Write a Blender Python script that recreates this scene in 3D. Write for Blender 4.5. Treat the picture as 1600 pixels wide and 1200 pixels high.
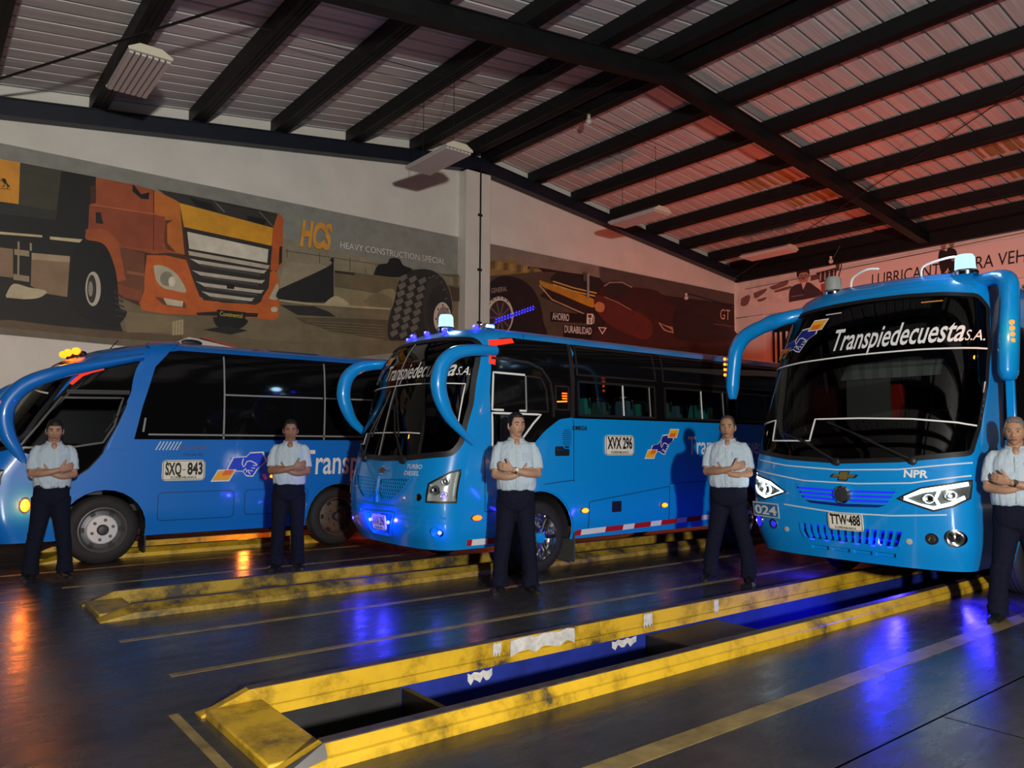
import bpy, bmesh, math, random
from mathutils import Vector, Matrix, noise
from mathutils.geometry import delaunay_2d_cdt
random.seed(7)
for o in list(bpy.data.objects): bpy.data.objects.remove(o)
SC = bpy.context.scene
COL = SC.collection
PI = math.pi
CAM_H = 1.45
YAW, PITCH, ROLL, FPX = 0.90274818, 0.07591316, 0.00640654, 1202.0

def lin(r, g, b):
    f = lambda c: (c/255/12.92 if c/255 <= .04045 else ((c/255+.055)/1.055)**2.4)
    return (f(r), f(g), f(b))

# ------------------------------------------------------------------ camera
cam = bpy.data.cameras.new('camera'); cam.sensor_fit = 'HORIZONTAL'; cam.sensor_width = 36.0
cam.lens = 36.0*FPX/1600.0; cam.clip_end = 200
cam_ob = bpy.data.objects.new('camera', cam); COL.objects.link(cam_ob)
_f = Vector((math.cos(YAW)*math.cos(PITCH), math.sin(YAW)*math.cos(PITCH), math.sin(PITCH)))
_r = Vector((math.sin(YAW), -math.cos(YAW), 0)); _u = _r.cross(_f)
_c, _s = math.cos(ROLL), math.sin(ROLL)
_r2 = _r*_c + _u*_s; _u2 = _u*_c - _r*_s
_M = Matrix((_r2, _u2, -_f)).transposed().to_4x4(); _M.translation = (0, 0, CAM_H)
cam_ob.matrix_world = _M
SC.camera = cam_ob

# ------------------------------------------------------------------ world, exposure, main light
w = bpy.data.worlds.new('world'); SC.world = w; w.use_nodes = True
w.node_tree.nodes['Background'].inputs[0].default_value = (0.7, 0.68, 0.7, 1)
w.node_tree.nodes['Background'].inputs[1].default_value = 0.006
SC.view_settings.view_transform = 'Standard'; SC.view_settings.look = 'None'
SC.view_settings.exposure = 0.0; SC.view_settings.gamma = 1.0; SC.view_settings.use_curve_mapping = False

def lamp(name, kind, loc, color, power, size=.1, aim=None, cone=None, blend=.3, sy=None):
    d = bpy.data.lights.new(name, kind); d.color = color; d.energy = power
    if kind == 'AREA':
        d.size = size
        if sy: d.shape = 'RECTANGLE'; d.size_y = sy
    else: d.shadow_soft_size = size
    if cone: d.spot_size = cone; d.spot_blend = blend
    o = bpy.data.objects.new(name, d); COL.objects.link(o); o.location = loc
    if aim is not None: o.rotation_euler = (Vector(aim)-Vector(loc)).to_track_quat('-Z', 'Y').to_euler()
    return o
# work light standing in the yard behind and to the right of the photographer
lamp('yard_floodlight', 'SPOT', (-0.6, -4.2, 2.4), (1, .96, .895), 4100, .16, (6.6, 8.2, 2.2), 2.3, .35)
# red glow of the parked vehicles at the back, then two added warm points
lamp('red_glow', 'AREA', (12.3, 7.2, 1.0), (1, .13, .055), 260, .9, (18.2, 8.2, 4.6))
lamp('red_glow', 'POINT', (7.4, 9.45, .5), (1, .10, .02), 45, .05)  # added point between left and centre buses to redden the floor, no fixture
lamp('red_glow', 'POINT', (3.9, 11.1, .26), (1, .23, .03), 9, .06)  # added orange point under the left bus for the glow on the floor

# ------------------------------------------------------------------ materials
MATS = {}
def mat(name, color, rough=.5, metal=0.0, emit=None, estr=1.0, coat=0.0, noise_amt=0.0, noise_scale=8.0, bump=0.0, bump_scale=60.0, spec=.5, stretch=None, alpha_back=None):
    if name in MATS: return MATS[name]
    m = bpy.data.materials.new(name); m.use_nodes = True; nt = m.node_tree; b = nt.nodes['Principled BSDF']
    b.inputs['Base Color'].default_value = (*color, 1); b.inputs['Roughness'].default_value = rough
    b.inputs['Metallic'].default_value = metal; b.inputs['Specular IOR Level'].default_value = spec
    if coat: b.inputs['Coat Weight'].default_value = coat; b.inputs['Coat Roughness'].default_value = .06
    if emit is not None:
        b.inputs['Emission Color'].default_value = (*emit, 1); b.inputs['Emission Strength'].default_value = estr
    if noise_amt or bump:
        tc = nt.nodes.new('ShaderNodeTexCoord'); mp = nt.nodes.new('ShaderNodeMapping'); nt.links.new(tc.outputs['Object'], mp.inputs[0])
        if stretch: mp.inputs['Scale'].default_value = stretch
    if noise_amt:
        n = nt.nodes.new('ShaderNodeTexNoise'); n.inputs['Scale'].default_value = noise_scale; n.inputs['Detail'].default_value = 6; n.inputs['Roughness'].default_value = .65
        nt.links.new(mp.outputs[0], n.inputs['Vector'])
        r = nt.nodes.new('ShaderNodeValToRGB'); r.color_ramp.elements[0].position = .3; r.color_ramp.elements[1].position = .72
        r.color_ramp.elements[0].color = (*[c*(1-noise_amt) for c in color], 1)
        r.color_ramp.elements[1].color = (*[min(1, c*(1+noise_amt*.6)) for c in color], 1)
        nt.links.new(n.outputs['Fac'], r.inputs[0]); nt.links.new(r.outputs[0], b.inputs['Base Color'])
    if bump:
        n2 = nt.nodes.new('ShaderNodeTexNoise'); n2.inputs['Scale'].default_value = bump_scale; n2.inputs['Detail'].default_value = 4
        nt.links.new(mp.outputs[0], n2.inputs['Vector'])
        bp = nt.nodes.new('ShaderNodeBump'); bp.inputs['Strength'].default_value = bump; bp.inputs['Distance'].default_value = .01
        nt.links.new(n2.outputs['Fac'], bp.inputs['Height']); nt.links.new(bp.outputs[0], b.inputs['Normal'])
    MATS[name] = m; return m

def glass(name, tint, refl=.06):
    if name in MATS: return MATS[name]
    m = bpy.data.materials.new(name); m.use_nodes = True; nt = m.node_tree; nt.nodes.clear()
    out = nt.nodes.new('ShaderNodeOutputMaterial'); mix = nt.nodes.new('ShaderNodeMixShader')
    tr = nt.nodes.new('ShaderNodeBsdfTransparent'); tr.inputs[0].default_value = (*tint, 1)
    gl = nt.nodes.new('ShaderNodeBsdfGlossy'); gl.inputs['Roughness'].default_value = .02; gl.inputs[0].default_value = (.9, .9, .9, 1)
    fr = nt.nodes.new('ShaderNodeFresnel'); fr.inputs[0].default_value = 1.45
    nt.links.new(fr.outputs[0], mix.inputs[0]); nt.links.new(tr.outputs[0], mix.inputs[1]); nt.links.new(gl.outputs[0], mix.inputs[2])
    nt.links.new(mix.outputs[0], out.inputs[0]); MATS[name] = m; return m

def lumin(name, color, strength):
    return mat(name, (.02, .02, .02), .4, emit=color, estr=strength)

# ------------------------------------------------------------------ mesh helpers
def catmull(pts, n=8):
    P = [Vector(p) for p in pts]; out = []
    for i in range(len(P)-1):
        a = P[max(0, i-1)]; b = P[i]; c = P[i+1]; d = P[min(len(P)-1, i+2)]
        for k in range(n):
            t = k/n
            out.append(.5*((2*b)+(c-a)*t+(2*a-5*b+4*c-d)*t*t+(3*b-a-3*c+d)*t**3))
    out.append(P[-1]); return out
def resample(vals, n):
    if any(isinstance(v, tuple) for v in vals): vals = [v if isinstance(v, tuple) else (v, v) for v in vals]
    m = len(vals)-1; out = []
    for i in range(n):
        t = i/(n-1)*m; k = min(int(t), m-1); f = t-k
        a, b = vals[k], vals[k+1]
        out.append(tuple(x*(1-f)+y*f for x, y in zip(a, b)) if isinstance(a, tuple) else a*(1-f)+b*f)
    return out

class MB:
    def __init__(s): s.v = []; s.f = []; s.m = []; s.flat = set(); s.n = None
    def add(s, vs, fs, m=0):
        o = len(s.v); s.v += [tuple(p) for p in vs]
        for f in fs: s.f.append(tuple(i+o for i in f)); s.m.append(m)
        return s
    def box(s, c, d, rot=0.0, m=0, taper=1.0, R=None):
        x, y, z = d[0]/2, d[1]/2, d[2]/2; vs = []
        for sz in (-1, 1):
            t = taper if sz > 0 else 1
            for sx, sy in ((-1, -1), (1, -1), (1, 1), (-1, 1)): vs.append(Vector((sx*x*t, sy*y*t, sz*z)))
        M = R if R is not None else Matrix.Rotation(rot, 3, 'Z')
        vs = [M @ v + Vector(c) for v in vs]
        return s.add(vs, [(3, 2, 1, 0), (4, 5, 6, 7), (0, 1, 5, 4), (1, 2, 6, 5), (2, 3, 7, 6), (3, 0, 4, 7)], m)
    def tube(s, path, r, seg=8, m=0, caps=True, up=None):
        P = [Vector(p) for p in path]; n = len(P)
        R = r if isinstance(r, list) else [r]*n
        if len(R) != n: R = resample(R, n)
        ups = Vector(up) if up else None; vs = []; N = None
        for i in range(n):
            T = (P[min(n-1, i+1)]-P[max(0, i-1)]).normalized()
            if ups is not None: B = T.cross(ups)
            elif N is None: B = T.cross(Vector((0, 0, 1)) if abs(T.z) < .9 else Vector((1, 0, 0)))
            else: B = T.cross(N)
            if B.length < 1e-6: B = T.cross(Vector((.3, .7, .2)))
            B.normalize(); N = B.cross(T)
            a, b = R[i] if isinstance(R[i], tuple) else (R[i], R[i])
            for k in range(seg):
                th = 2*PI*k/seg; vs.append(P[i]+B*(a*math.cos(th))+N*(b*math.sin(th)))
        fs = []
        for i in range(n-1):
            for k in range(seg):
                k2 = (k+1) % seg; fs.append((i*seg+k, i*seg+k2, (i+1)*seg+k2, (i+1)*seg+k))
        if caps: fs.append(tuple(reversed(range(seg)))); fs.append(tuple(range((n-1)*seg, n*seg)))
        return s.add(vs, fs, m)
    def lathe(s, prof, origin=(0, 0, 0), axis='Z', seg=24, m=0, c0=True, c1=True):
        vs = []; n = len(prof)
        for r, h in prof:
            for k in range(seg):
                th = 2*PI*k/seg; a, b = r*math.cos(th), r*math.sin(th)
                p = {'Z': (a, b, h), 'Y': (a, h, -b), 'X': (h, a, b)}[axis] if axis != 'Y' else (a, h, b)
                vs.append(Vector(p)+Vector(origin))
        fs = []
        for i in range(n-1):
            for k in range(seg):
                k2 = (k+1) % seg; fs.append((i*seg+k, i*seg+k2, (i+1)*seg+k2, (i+1)*seg+k))
        if c0: fs.append(tuple(reversed(range(seg))))
        if c1: fs.append(tuple(range((n-1)*seg, n*seg)))
        return s.add(vs, fs, m)
    def loft(s, rings, m=0, caps=True):
        k = len(rings[0]); vs = [p for r in rings for p in r]; fs = []
        for i in range(len(rings)-1):
            for j in range(k):
                j2 = (j+1) % k; fs.append((i*k+j, i*k+j2, (i+1)*k+j2, (i+1)*k+j))
        if caps: fs.append(tuple(reversed(range(k)))); fs.append(tuple(range((len(rings)-1)*k, len(rings)*k)))
        return s.add(vs, fs, m)
    def prism(s, pts, vec, m=0):
        k = len(pts); V = Vector(vec); vs = [Vector(p) for p in pts]+[Vector(p)+V for p in pts]
        fs = [tuple(reversed(range(k))), tuple(range(k, 2*k))]+[(i, (i+1) % k, k+(i+1) % k, k+i) for i in range(k)]
        return s.add(vs, fs, m)
    def ball(s, c, r, seg=12, rings=8, m=0, R=None):
        rx, ry, rz = r if isinstance(r, tuple) else (r, r, r); vs = []; fs = []
        for i in range(rings+1):
            ph = PI*i/rings
            for k in range(seg):
                th = 2*PI*k/seg; p = Vector((rx*math.sin(ph)*math.cos(th), ry*math.sin(ph)*math.sin(th), -rz*math.cos(ph)))
                if R is not None: p = R @ p
                vs.append(p+Vector(c))
        for i in range(rings):
            for k in range(seg):
                k2 = (k+1) % seg; fs.append((i*seg+k, i*seg+k2, (i+1)*seg+k2, (i+1)*seg+k))
        return s.add(vs, fs, m)
    def mesh(s, name, mats, smooth=True, sharp=.7, fix=True):
        me = bpy.data.meshes.new(name); me.from_pydata(s.v, [], s.f)
        for mt in (mats if isinstance(mats, (list, tuple)) else [mats]): me.materials.append(mt)
        if any(s.m): me.polygons.foreach_set('material_index', s.m)
        if fix:
            bm = bmesh.new(); bm.from_mesh(me); bmesh.ops.recalc_face_normals(bm, faces=bm.faces); bm.to_mesh(me); bm.free()
        if smooth:
            me.polygons.foreach_set('use_smooth', [True]*len(me.polygons)); me.update()
            me.set_sharp_from_angle(angle=sharp)
        me.update(); return me

def put(name, me, parent=None, kind=None, label=None, bev=0):
    o = bpy.data.objects.new(name, me); COL.objects.link(o)
    if parent is not None: o.parent = parent
    if kind: o['kind'] = kind
    if label: o['label'] = label
    if bev:
        b = o.modifiers.new('bevel', 'BEVEL'); b.width = bev; b.segments = 2; b.limit_method = 'ANGLE'; b.angle_limit = .7
    return o
def obj(name, mb, mats, parent=None, kind=None, label=None, bev=0, smooth=True, sharp=.7, fix=True):
    return put(name, mb.mesh(name, mats, smooth, sharp, fix), parent, kind, label, bev)
def thing(name, label, cat, loc=(0, 0, 0), group=None):
    o = bpy.data.objects.new(name, None); COL.objects.link(o); o.location = loc; o.empty_display_size = .2
    o['label'] = label; o['category'] = cat
    if group: o['group'] = group
    return o
def tag(o, label, cat, group=None):
    o['label'] = label; o['category'] = cat
    if group: o['group'] = group
    return o
def copy_tree(o, parent=None):
    c = o.copy(); COL.objects.link(c)
    if parent is not None: c.parent = parent
    for ch in list(o.children): copy_tree(ch, c)
    return c

# lettering: every word is made once, flat in (x, y), cap height about 1
WORDS = {'trans': 'Transpiedecuesta', 'sa': 'S.A.', 'sa2': 'SA', 'sxq1': 'SXQ', 'sxq2': '843', 'xvx': 'XVX 296', 'xvxd': 'XVX·296', 'ttw': 'TTW·488', 'flo': 'FLORIDABLANCA',
         'npr': 'NPR', 'n024': '024', 'turbo': 'TURBO', 'diesel': 'DIESEL', 'omega': 'OMEGA', 'n070': '070', 'inq': 'INQUANDES', 'chev': 'Chevrolet Nkr', 'hcs': 'HCS', 'heavy': 'HEAVY CONSTRUCTION SPECIAL',
         'cont': 'Continental', 'ahorro': 'AHORRO', 'dura': 'DURABILIDAD', 'gt': 'GT', 'general': 'GENERAL', 'lub': 'LUBRICANTES PARA VEHÍCULOS', 'dollar': '$'}
TXT = {}
_tmp = []
for k, sword in WORDS.items():
    cu = bpy.data.curves.new('word', 'FONT'); cu.body = sword; cu.size = 1.0; cu.resolution_u = 3
    cu.offset = {'trans': .012, 'sxq1': .035, 'sxq2': .035, 'xvx': .035, 'xvxd': .03, 'ttw': .03, 'flo': .02, 'npr': .035, 'n024': .03, 'hcs': .045, 'omega': .03, 'turbo': .02, 'diesel': .02, 'ahorro': .01, 'dura': .01}.get(k, 0)
    o = bpy.data.objects.new('word', cu); COL.objects.link(o); _tmp.append((k, o))
_dg = bpy.context.evaluated_depsgraph_get()
for k, o in _tmp:
    me = bpy.data.meshes.new_from_object(o.evaluated_get(_dg))
    xs = [v.co.x for v in me.vertices]; x0, x1 = min(xs), max(xs)
    TXT[k] = ([((v.co.x-x0), v.co.y) for v in me.vertices], [tuple(p.vertices) for p in me.polygons], x1-x0)
    bpy.data.meshes.remove(me)
for k, o in _tmp:
    cu = o.data; bpy.data.objects.remove(o); bpy.data.curves.remove(cu)
def word(mb, key, fn, cap, width=None, shear=0.0, m=0, sx=1.0):
    """lay a word along fn(x, y); cap = capital height, width = total width"""
    vs, fs, w0 = TXT[key]; sy = cap/.72; k = (width/w0) if width else sy*sx
    mb.add([fn(x*k+y*sy*shear, y*sy) for x, y in vs], fs, m)
# ------------------------------------------------------------------ structure
PX0, PX1 = 1.62, 15.0                       # pit opening along x
PITS = (3.81, 7.37, 10.98); PHS = (.44, .31, .31)
RX, RZ = 9.15, 7.13                         # ridge position and underside of the rafters there
def zr(x): return RZ-.134*(RX-x) if x < RX else RZ-.122*(x-RX)
YW, XW, XL = 13.0, 18.3, -5.0

def floor_mat():
    m = mat('polished_concrete', (.05, .047, .045), .3, noise_amt=.45, noise_scale=1.1)
    nt = m.node_tree; b = nt.nodes['Principled BSDF']
    tc = nt.nodes.new('ShaderNodeTexCoord'); mp = nt.nodes.new('ShaderNodeMapping'); mp.inputs['Scale'].default_value = (.8, 2.6, 1); nt.links.new(tc.outputs['Object'], mp.inputs[0])
    n = nt.nodes.new('ShaderNodeTexNoise'); n.inputs['Scale'].default_value = 2.2; n.inputs['Detail'].default_value = 7; n.inputs['Roughness'].default_value = .7
    nt.links.new(mp.outputs[0], n.inputs['Vector'])
    mr = nt.nodes.new('ShaderNodeMapRange'); mr.inputs[1].default_value = .3; mr.inputs[2].default_value = .7; mr.inputs[3].default_value = .17; mr.inputs[4].default_value = .36
    nt.links.new(n.outputs['Fac'], mr.inputs[0]); nt.links.new(mr.outputs[0], b.inputs['Roughness'])
    n2 = nt.nodes.new('ShaderNodeTexNoise'); n2.inputs['Scale'].default_value = 5; n2.inputs['Detail'].default_value = 5; nt.links.new(mp.outputs[0], n2.inputs['Vector'])
    bp = nt.nodes.new('ShaderNodeBump'); bp.inputs['Strength'].default_value = .10; bp.inputs['Distance'].default_value = .02
    nt.links.new(n2.outputs['Fac'], bp.inputs['Height']); nt.links.new(bp.outputs[0], b.inputs['Normal'])
    return m
M_FLOOR = floor_mat()
fl = MB()
def slab(x0, x1, y0, y1):
    fl.add([(x0, y0, 0), (x1, y0, 0), (x1, y1, 0), (x0, y1, 0)], [(0, 1, 2, 3)])
J = .006
for y0, y1 in ((-6, 1.9-J), (1.9+J, PITS[0]-PHS[0]), (PITS[0]+PHS[0], PITS[1]-PHS[1]), (PITS[1]+PHS[1], PITS[2]-PHS[2]), (PITS[2]+PHS[2], YW)):
    if y1 < 1.9: slab(XL, 4.45-J, y0, y1); slab(4.45+J, XW, y0, y1)
    else: slab(XL, XW, y0, y1)
for yc, PH in zip(PITS, PHS):
    slab(XL, PX0, yc-PH, yc+PH); slab(PX1, XW, yc-PH, yc+PH)
fl.add([(XL, 1.9-J, -.01), (XW, 1.9-J, -.01), (XW, 1.9+J, -.01), (XL, 1.9+J, -.01)], [(0, 1, 2, 3)])
fl.add([(4.45-J, -6, -.01), (4.45+J, -6, -.01), (4.45+J, 1.9, -.01), (4.45-J, 1.9, -.01)], [(0, 1, 2, 3)])
FLOOR = obj('floor', fl, M_FLOOR, kind='structure', smooth=False)
M_LINE = mat('faded_line_paint', (.30, .22, .075), .4, noise_amt=.55, noise_scale=5)
for y, wd, xs in ((2.53, .13, -3), (5.13, .065, 1.37), (6.2, .065, 1.3), (8.76, .06, 1.3), (9.86, .06, .8)):
    b = MB(); b.box(((xs+16)/2, y, .001), (16-xs, wd, .002)); obj('floor_line', b, M_LINE, FLOOR, smooth=False)

def kerb_mat(name, base, worn):
    m = mat(name, base, .45); nt = m.node_tree; b = nt.nodes['Principled BSDF']
    tc = nt.nodes.new('ShaderNodeTexCoord'); n = nt.nodes.new('ShaderNodeTexNoise'); n.inputs['Scale'].default_value = 3.2; n.inputs['Detail'].default_value = 8; n.inputs['Roughness'].default_value = .68
    nt.links.new(tc.outputs['Object'], n.inputs['Vector'])
    r = nt.nodes.new('ShaderNodeValToRGB'); e = r.color_ramp.elements
    e[0].position = .32; e[0].color = (.06, .05, .035, 1); e[1].position = .40; e[1].color = (*[c*.55 for c in base], 1)
    k = e.new(.52); k.color = (*base, 1); k2 = e.new(.8); k2.color = (*[min(1, c*1.25) for c in base], 1)
    if worn: e[0].position, e[1].position = .38, .46; k.position = .56
    nt.links.new(n.outputs['Fac'], r.inputs[0]); nt.links.new(r.outputs[0], b.inputs['Base Color'])
    bp = nt.nodes.new('ShaderNodeBump'); bp.inputs['Strength'].default_value = .4; bp.inputs['Distance'].default_value = .01
    nt.links.new(n.outputs['Fac'], bp.inputs['Height']); nt.links.new(bp.outputs[0], b.inputs['Normal']); return m
M_KERB = kerb_mat('yellow_kerb_paint', (.66, .40, .02), False)
M_KERB2 = kerb_mat('worn_yellow_kerb_paint', (.42, .27, .03), True)
M_EDGE = mat('rusty_edge', (.075, .055, .045), .5, noise_amt=.6, noise_scale=12)
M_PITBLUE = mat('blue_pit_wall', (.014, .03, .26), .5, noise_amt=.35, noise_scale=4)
M_PITDARK = mat('dark_pit_wall', (.02, .02, .02), .6, noise_amt=.4, noise_scale=5)  # dark base colour for pit walls, pit floor and landing
M_BOARD = mat('black_board', (.006, .006, .007), .55)
M_PLASTER = mat('bare_plaster', (.62, .6, .56), .8, noise_amt=.3, noise_scale=18)
M_STEEL = mat('bare_steel', (.45, .44, .42), .35, metal=1)

def kerb(parent, yc, sg, mt, PH, wd=.115):
    prof = [(PH+wd, 0), (PH+wd-.006, .048), (PH+wd-.02, .055), (PH+.062, .10), (PH+.004, .10), (PH+.004, 0), (PH+.012, -.012), (PH+.012, -.09), (PH+wd, -.09)]
    rings = []
    xs = [1.3, 1.36, 1.55]+[1.55+k*.9 for k in range(1, 15)]
    for i, x in enumerate(xs):
        k = (0.12, .3, 1)[i] if i < 3 else 1
        rings.append([(x, yc-sg*(a+.004*noise.noise((x*3, a*9, yc)))*1.0, h*k if h > 0 else h) for a, h in prof])
    b = MB(); b.loft(rings)
    o = obj('kerb', b, mt, parent, sharp=.3)
    e = MB(); e.loft([[(x, yc-sg*(PH+.066), .1005), (x, yc-sg*PH, .1005), (x, yc-sg*PH, .106), (x, yc-sg*(PH+.064), .106)] for x in xs[2:]]); obj('kerb_capping', e, M_EDGE, o, sharp=.3)
    return o
for i, (yc, PH) in enumerate(zip(PITS, PHS)):
    P = thing('inspection_pit', ('nearest yellow-kerbed inspection pit, running under the right-hand bus', 'middle yellow-kerbed inspection pit, running under the centre bus', 'rear yellow-kerbed inspection pit under the left-hand bus by the mural wall')[i], 'inspection pit', (0, 0, 0), 'inspection pits')
    k1 = kerb(P, yc, 1, M_KERB if i == 0 else M_KERB2 if i == 1 else M_KERB, PH, .16 if i else .115); k2 = kerb(P, yc, -1, M_KERB if i != 1 else M_KERB2, PH, .16 if i else .115)
    b = MB(); b.box((1.47, yc, .012), (.30, 2*PH, .06)); obj('end_slab', b, M_KERB2 if i else M_KERB, P, bev=.01)
    if i == 0:
        b = MB(); b.box((1.2, yc+.02, .001), (.05, 1.15, .002)); obj('painted_edge', b, M_LINE, P, smooth=False)
        e = MB()
        e.add([(1.31, yc-PH-.112, .006), (1.55, yc-PH-.106, .052), (1.55, yc-PH-.07, .108), (1.31, yc-PH-.07, .02)], [(0, 1, 2, 3)]); obj('steel_edge', e, M_STEEL, P, smooth=False)
        for (x0, x1, a, z0, z1) in ((3.35, 3.95, PH, -.0, .095), (3.2, 3.27, PH, .02, .09), (4.7, 4.8, PH, .0, .09), (5.6, 5.66, PH, .0, .09), (3.0, 3.2, PH+.01, -.13, -.075), (4.35, 4.62, PH+.01, -.12, -.07)):
            e = MB(); n = 9; up = []; dn = []
            for k in range(n):
                x = x0+(x1-x0)*k/(n-1); j = .02*math.sin(k*2.3+x0*5)
                up.append((x, yc+a-.002, z1+j*.4)); dn.append((x, yc+a-.002, z0+j))
            e.prism(up+dn[::-1], (0, -.006, 0)); obj('bare_plaster_patch', e, M_PLASTER, P, smooth=False)
    wl = MB(); D = -1.5
    for s in (-1, 1):
        y = yc+s*(PH+.004)
        for (xa, xb, mm) in ((PX0, 2.5, 1), (2.5, PX1, 0)):
            wl.add([(xa, y, -.06), (xb, y, -.06), (xb, y, D), (xa, y, D)], [(0, 1, 2, 3)], mm)
    wl.add([(PX0, yc-PH, 0), (PX0, yc+PH, 0), (PX0, yc+PH, D), (PX0, yc-PH, D)], [(0, 1, 2, 3)], 1)
    wl.add([(PX1, yc-PH, 0), (PX1, yc+PH, 0), (PX1, yc+PH, D), (PX1, yc-PH, D)], [(0, 1, 2, 3)], 1)
    wl.add([(PX0, yc-PH, D), (PX1, yc-PH, D), (PX1, yc+PH, D), (PX0, yc+PH, D)], [(0, 1, 2, 3)], 1)
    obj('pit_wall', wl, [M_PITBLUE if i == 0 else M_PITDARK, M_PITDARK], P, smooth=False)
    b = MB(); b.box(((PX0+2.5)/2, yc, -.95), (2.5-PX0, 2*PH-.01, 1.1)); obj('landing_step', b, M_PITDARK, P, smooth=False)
    b = MB(); b.box((2.52, yc, -.32), (.04, 2*PH-.01, .5)); obj('cross_board', b, M_BOARD, P, smooth=False)
    for (xa, xb) in (((4.72, 5.62),) if i == 0 else ((2.8, 3.6),)):
        b = MB(); b.box(((xa+xb)/2, yc, -.22), (xb-xa, 2*PH-.01, .3)); obj('cover_board', b, M_BOARD, P, bev=.01)

# walls
M_WALL = mat('cream_wall_paint', (.80, .775, .69), .7, noise_amt=.09, noise_scale=1.4)
M_WALLR = mat('white_wall_paint', (.8, .74, .68), .65, noise_amt=.08, noise_scale=2)
b = MB(); TH = .3; RT = .52
pts = [(XL, 0), (XW, 0), (XW, zr(XW)+RT), (RX, RZ+RT), (XL, zr(XL)+RT)]
b.prism([(x, YW, z) for x, z in pts], (0, .25, 0)); obj('wall_back', b, M_WALL, kind='structure', smooth=False)
b = MB(); b.box((9.13, 12.86, 3.53), (.62, .28, 7.06)); obj('wall_back_pillar', b, M_WALL, kind='structure', bev=.012)
# end wall: solid band over a glazed front
b = MB(); b.box((XW+.12, 4.0, (4.98+zr(XW)+.3)/2), (.24, 18, zr(XW)+.3-4.98)); b.box((XW+.12, 12.55, 2.5), (.24, .9, 5)); obj('wall_right', b, M_WALLR, kind='structure', smooth=False)
W1 = MB(); W1.box((XW+.1, 4.6, 4.9), (.18, 15.0, .14)); W1.box((XW+.1, 4.6, .06), (.18, 15, .12))
wn = obj('window_1', W1, M_WALLR, kind='structure', smooth=False)
for y in (12.02, 11.2, 9.8, 8.0, 6.0, 4.0, 2.0, 0.0, -2.8):
    b = MB(); b.box((XW+.1, y, 2.47), (.14, .16 if y < 12 else .2, 4.75)); obj('window_post', b, M_WALLR, wn, smooth=False)
b = MB(); b.box((XW+.12, 4.6, 2.45), (.012, 14.8, 4.7)); obj('window_pane', b, mat('dark_office_glass', (.012, .012, .013), .06, spec=.6), wn, smooth=False)
for k, y in enumerate((11.75, 11.6, 11.42)):
    b = MB(); b.box((XW+.02, y, 4.0), (.03, .05, .9)); obj('window_grille_bar', b, M_WALLR, wn, smooth=False)

# roof: sheets on purlins on rafters
M_SHEET = mat('galvanised_sheet', (.60, .57, .56), .55, noise_amt=.30, noise_scale=3, stretch=(.06, 7, 1))
M_SHEETY = mat('yellowed_translucent_sheet', (.34, .24, .1), .5, noise_amt=.3, noise_scale=3, stretch=(.3, 2, 1))
M_BEAM = mat('black_beam_paint', (.0075, .0085, .009), .55, noise_amt=.35, noise_scale=5, spec=.25)
M_BEAMB = mat('navy_beam_paint', (.006, .010, .022), .5, noise_amt=.4, noise_scale=4)
ROOFZ = .52
ce = MB(); ce.add([(XL, -5, zr(XL)+ROOFZ+.09), (RX, -5, RZ+ROOFZ+.09), (RX, YW+.3, RZ+ROOFZ+.09), (XL, YW+.3, zr(XL)+ROOFZ+.09)], [(0, 1, 2, 3)])
ce.add([(RX, -5, RZ+ROOFZ+.09), (XW+.4, -5, zr(XW+.4)+ROOFZ+.09), (XW+.4, YW+.3, zr(XW+.4)+ROOFZ+.09), (RX, YW+.3, RZ+ROOFZ+.09)], [(0, 1, 2, 3)])
CEIL = obj('ceiling', ce, M_BEAM, kind='structure', smooth=False)
def sheet(xa, xb, y0, wd):
    b = MB(); pr = []; pitch = wd/3
    for k in range(3):
        y = y0+k*pitch
        pr += [(y, 0), (y+.215, 0), (y+.222, .055), (y+.262, .055), (y+.275, 0)]
    pr.append((y0+wd, 0)); n = len(pr)
    vs = [(x, y, zr(x)+ROOFZ+h) for x in (xa, xb) for y, h in pr]
    b.add(vs, [(k, n+k, n+k+1, k+1) for k in range(n-1)]); return b.mesh('roof_sheet', M_SHEET, smooth=False, fix=False)
proto = {}
y = YW-.02
k = 0
while y > -4.6:
    for sd, (xa, xb) in enumerate(((XL, RX), (RX, XW+.35))):
        if sd not in proto: proto[sd] = sheet(xa, xb, -.945, .945)
        o = put('roof_sheet', proto[sd], CEIL, kind='structure'); o.location = (0, y, 0)
    y -= .9445; k += 1
for (xa, xb, ya, yb) in ((13.45, 14.45, 8.55, 9.75), (14.75, 15.7, 8.4, 9.5), (14.75, 15.7, 4.6, 5.6), (16.0, 16.9, 4.2, 5.5)):
    b = MB(); n = 12; vs = []
    for i in range(n+1):
        yy = ya+(yb-ya)*i/n
        for x in (xa, xb): vs.append((x, yy, zr(x)+ROOFZ-.012+(.02 if i % 2 else 0)))
    b.add(vs, [(2*i, 2*i+1, 2*i+3, 2*i+2) for i in range(n)]); obj('translucent_roof_sheet', b, M_SHEETY, CEIL, kind='structure', smooth=False)
for x in (-4.7, -3.4, -2.1, -.8, .6, 2.05, 3.5, 4.87, 6.3, 7.68, 8.88, 9.42, 10.72, 12.02, 13.3, 14.6, 15.9, 17.1, 18.1):
    b = MB(); z = zr(x)+.27
    b.box((x+.02, 4.0, z+.115), (.21, 17.9, .235)); b.box((x, 4.0, z-.004), (.02, 17.9, .012)); b.box((x+.06, 4.0, z-.004), (.02, 17.9, .012)); obj('purlin', b, M_BEAM, CEIL, kind='structure', smooth=False)
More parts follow.
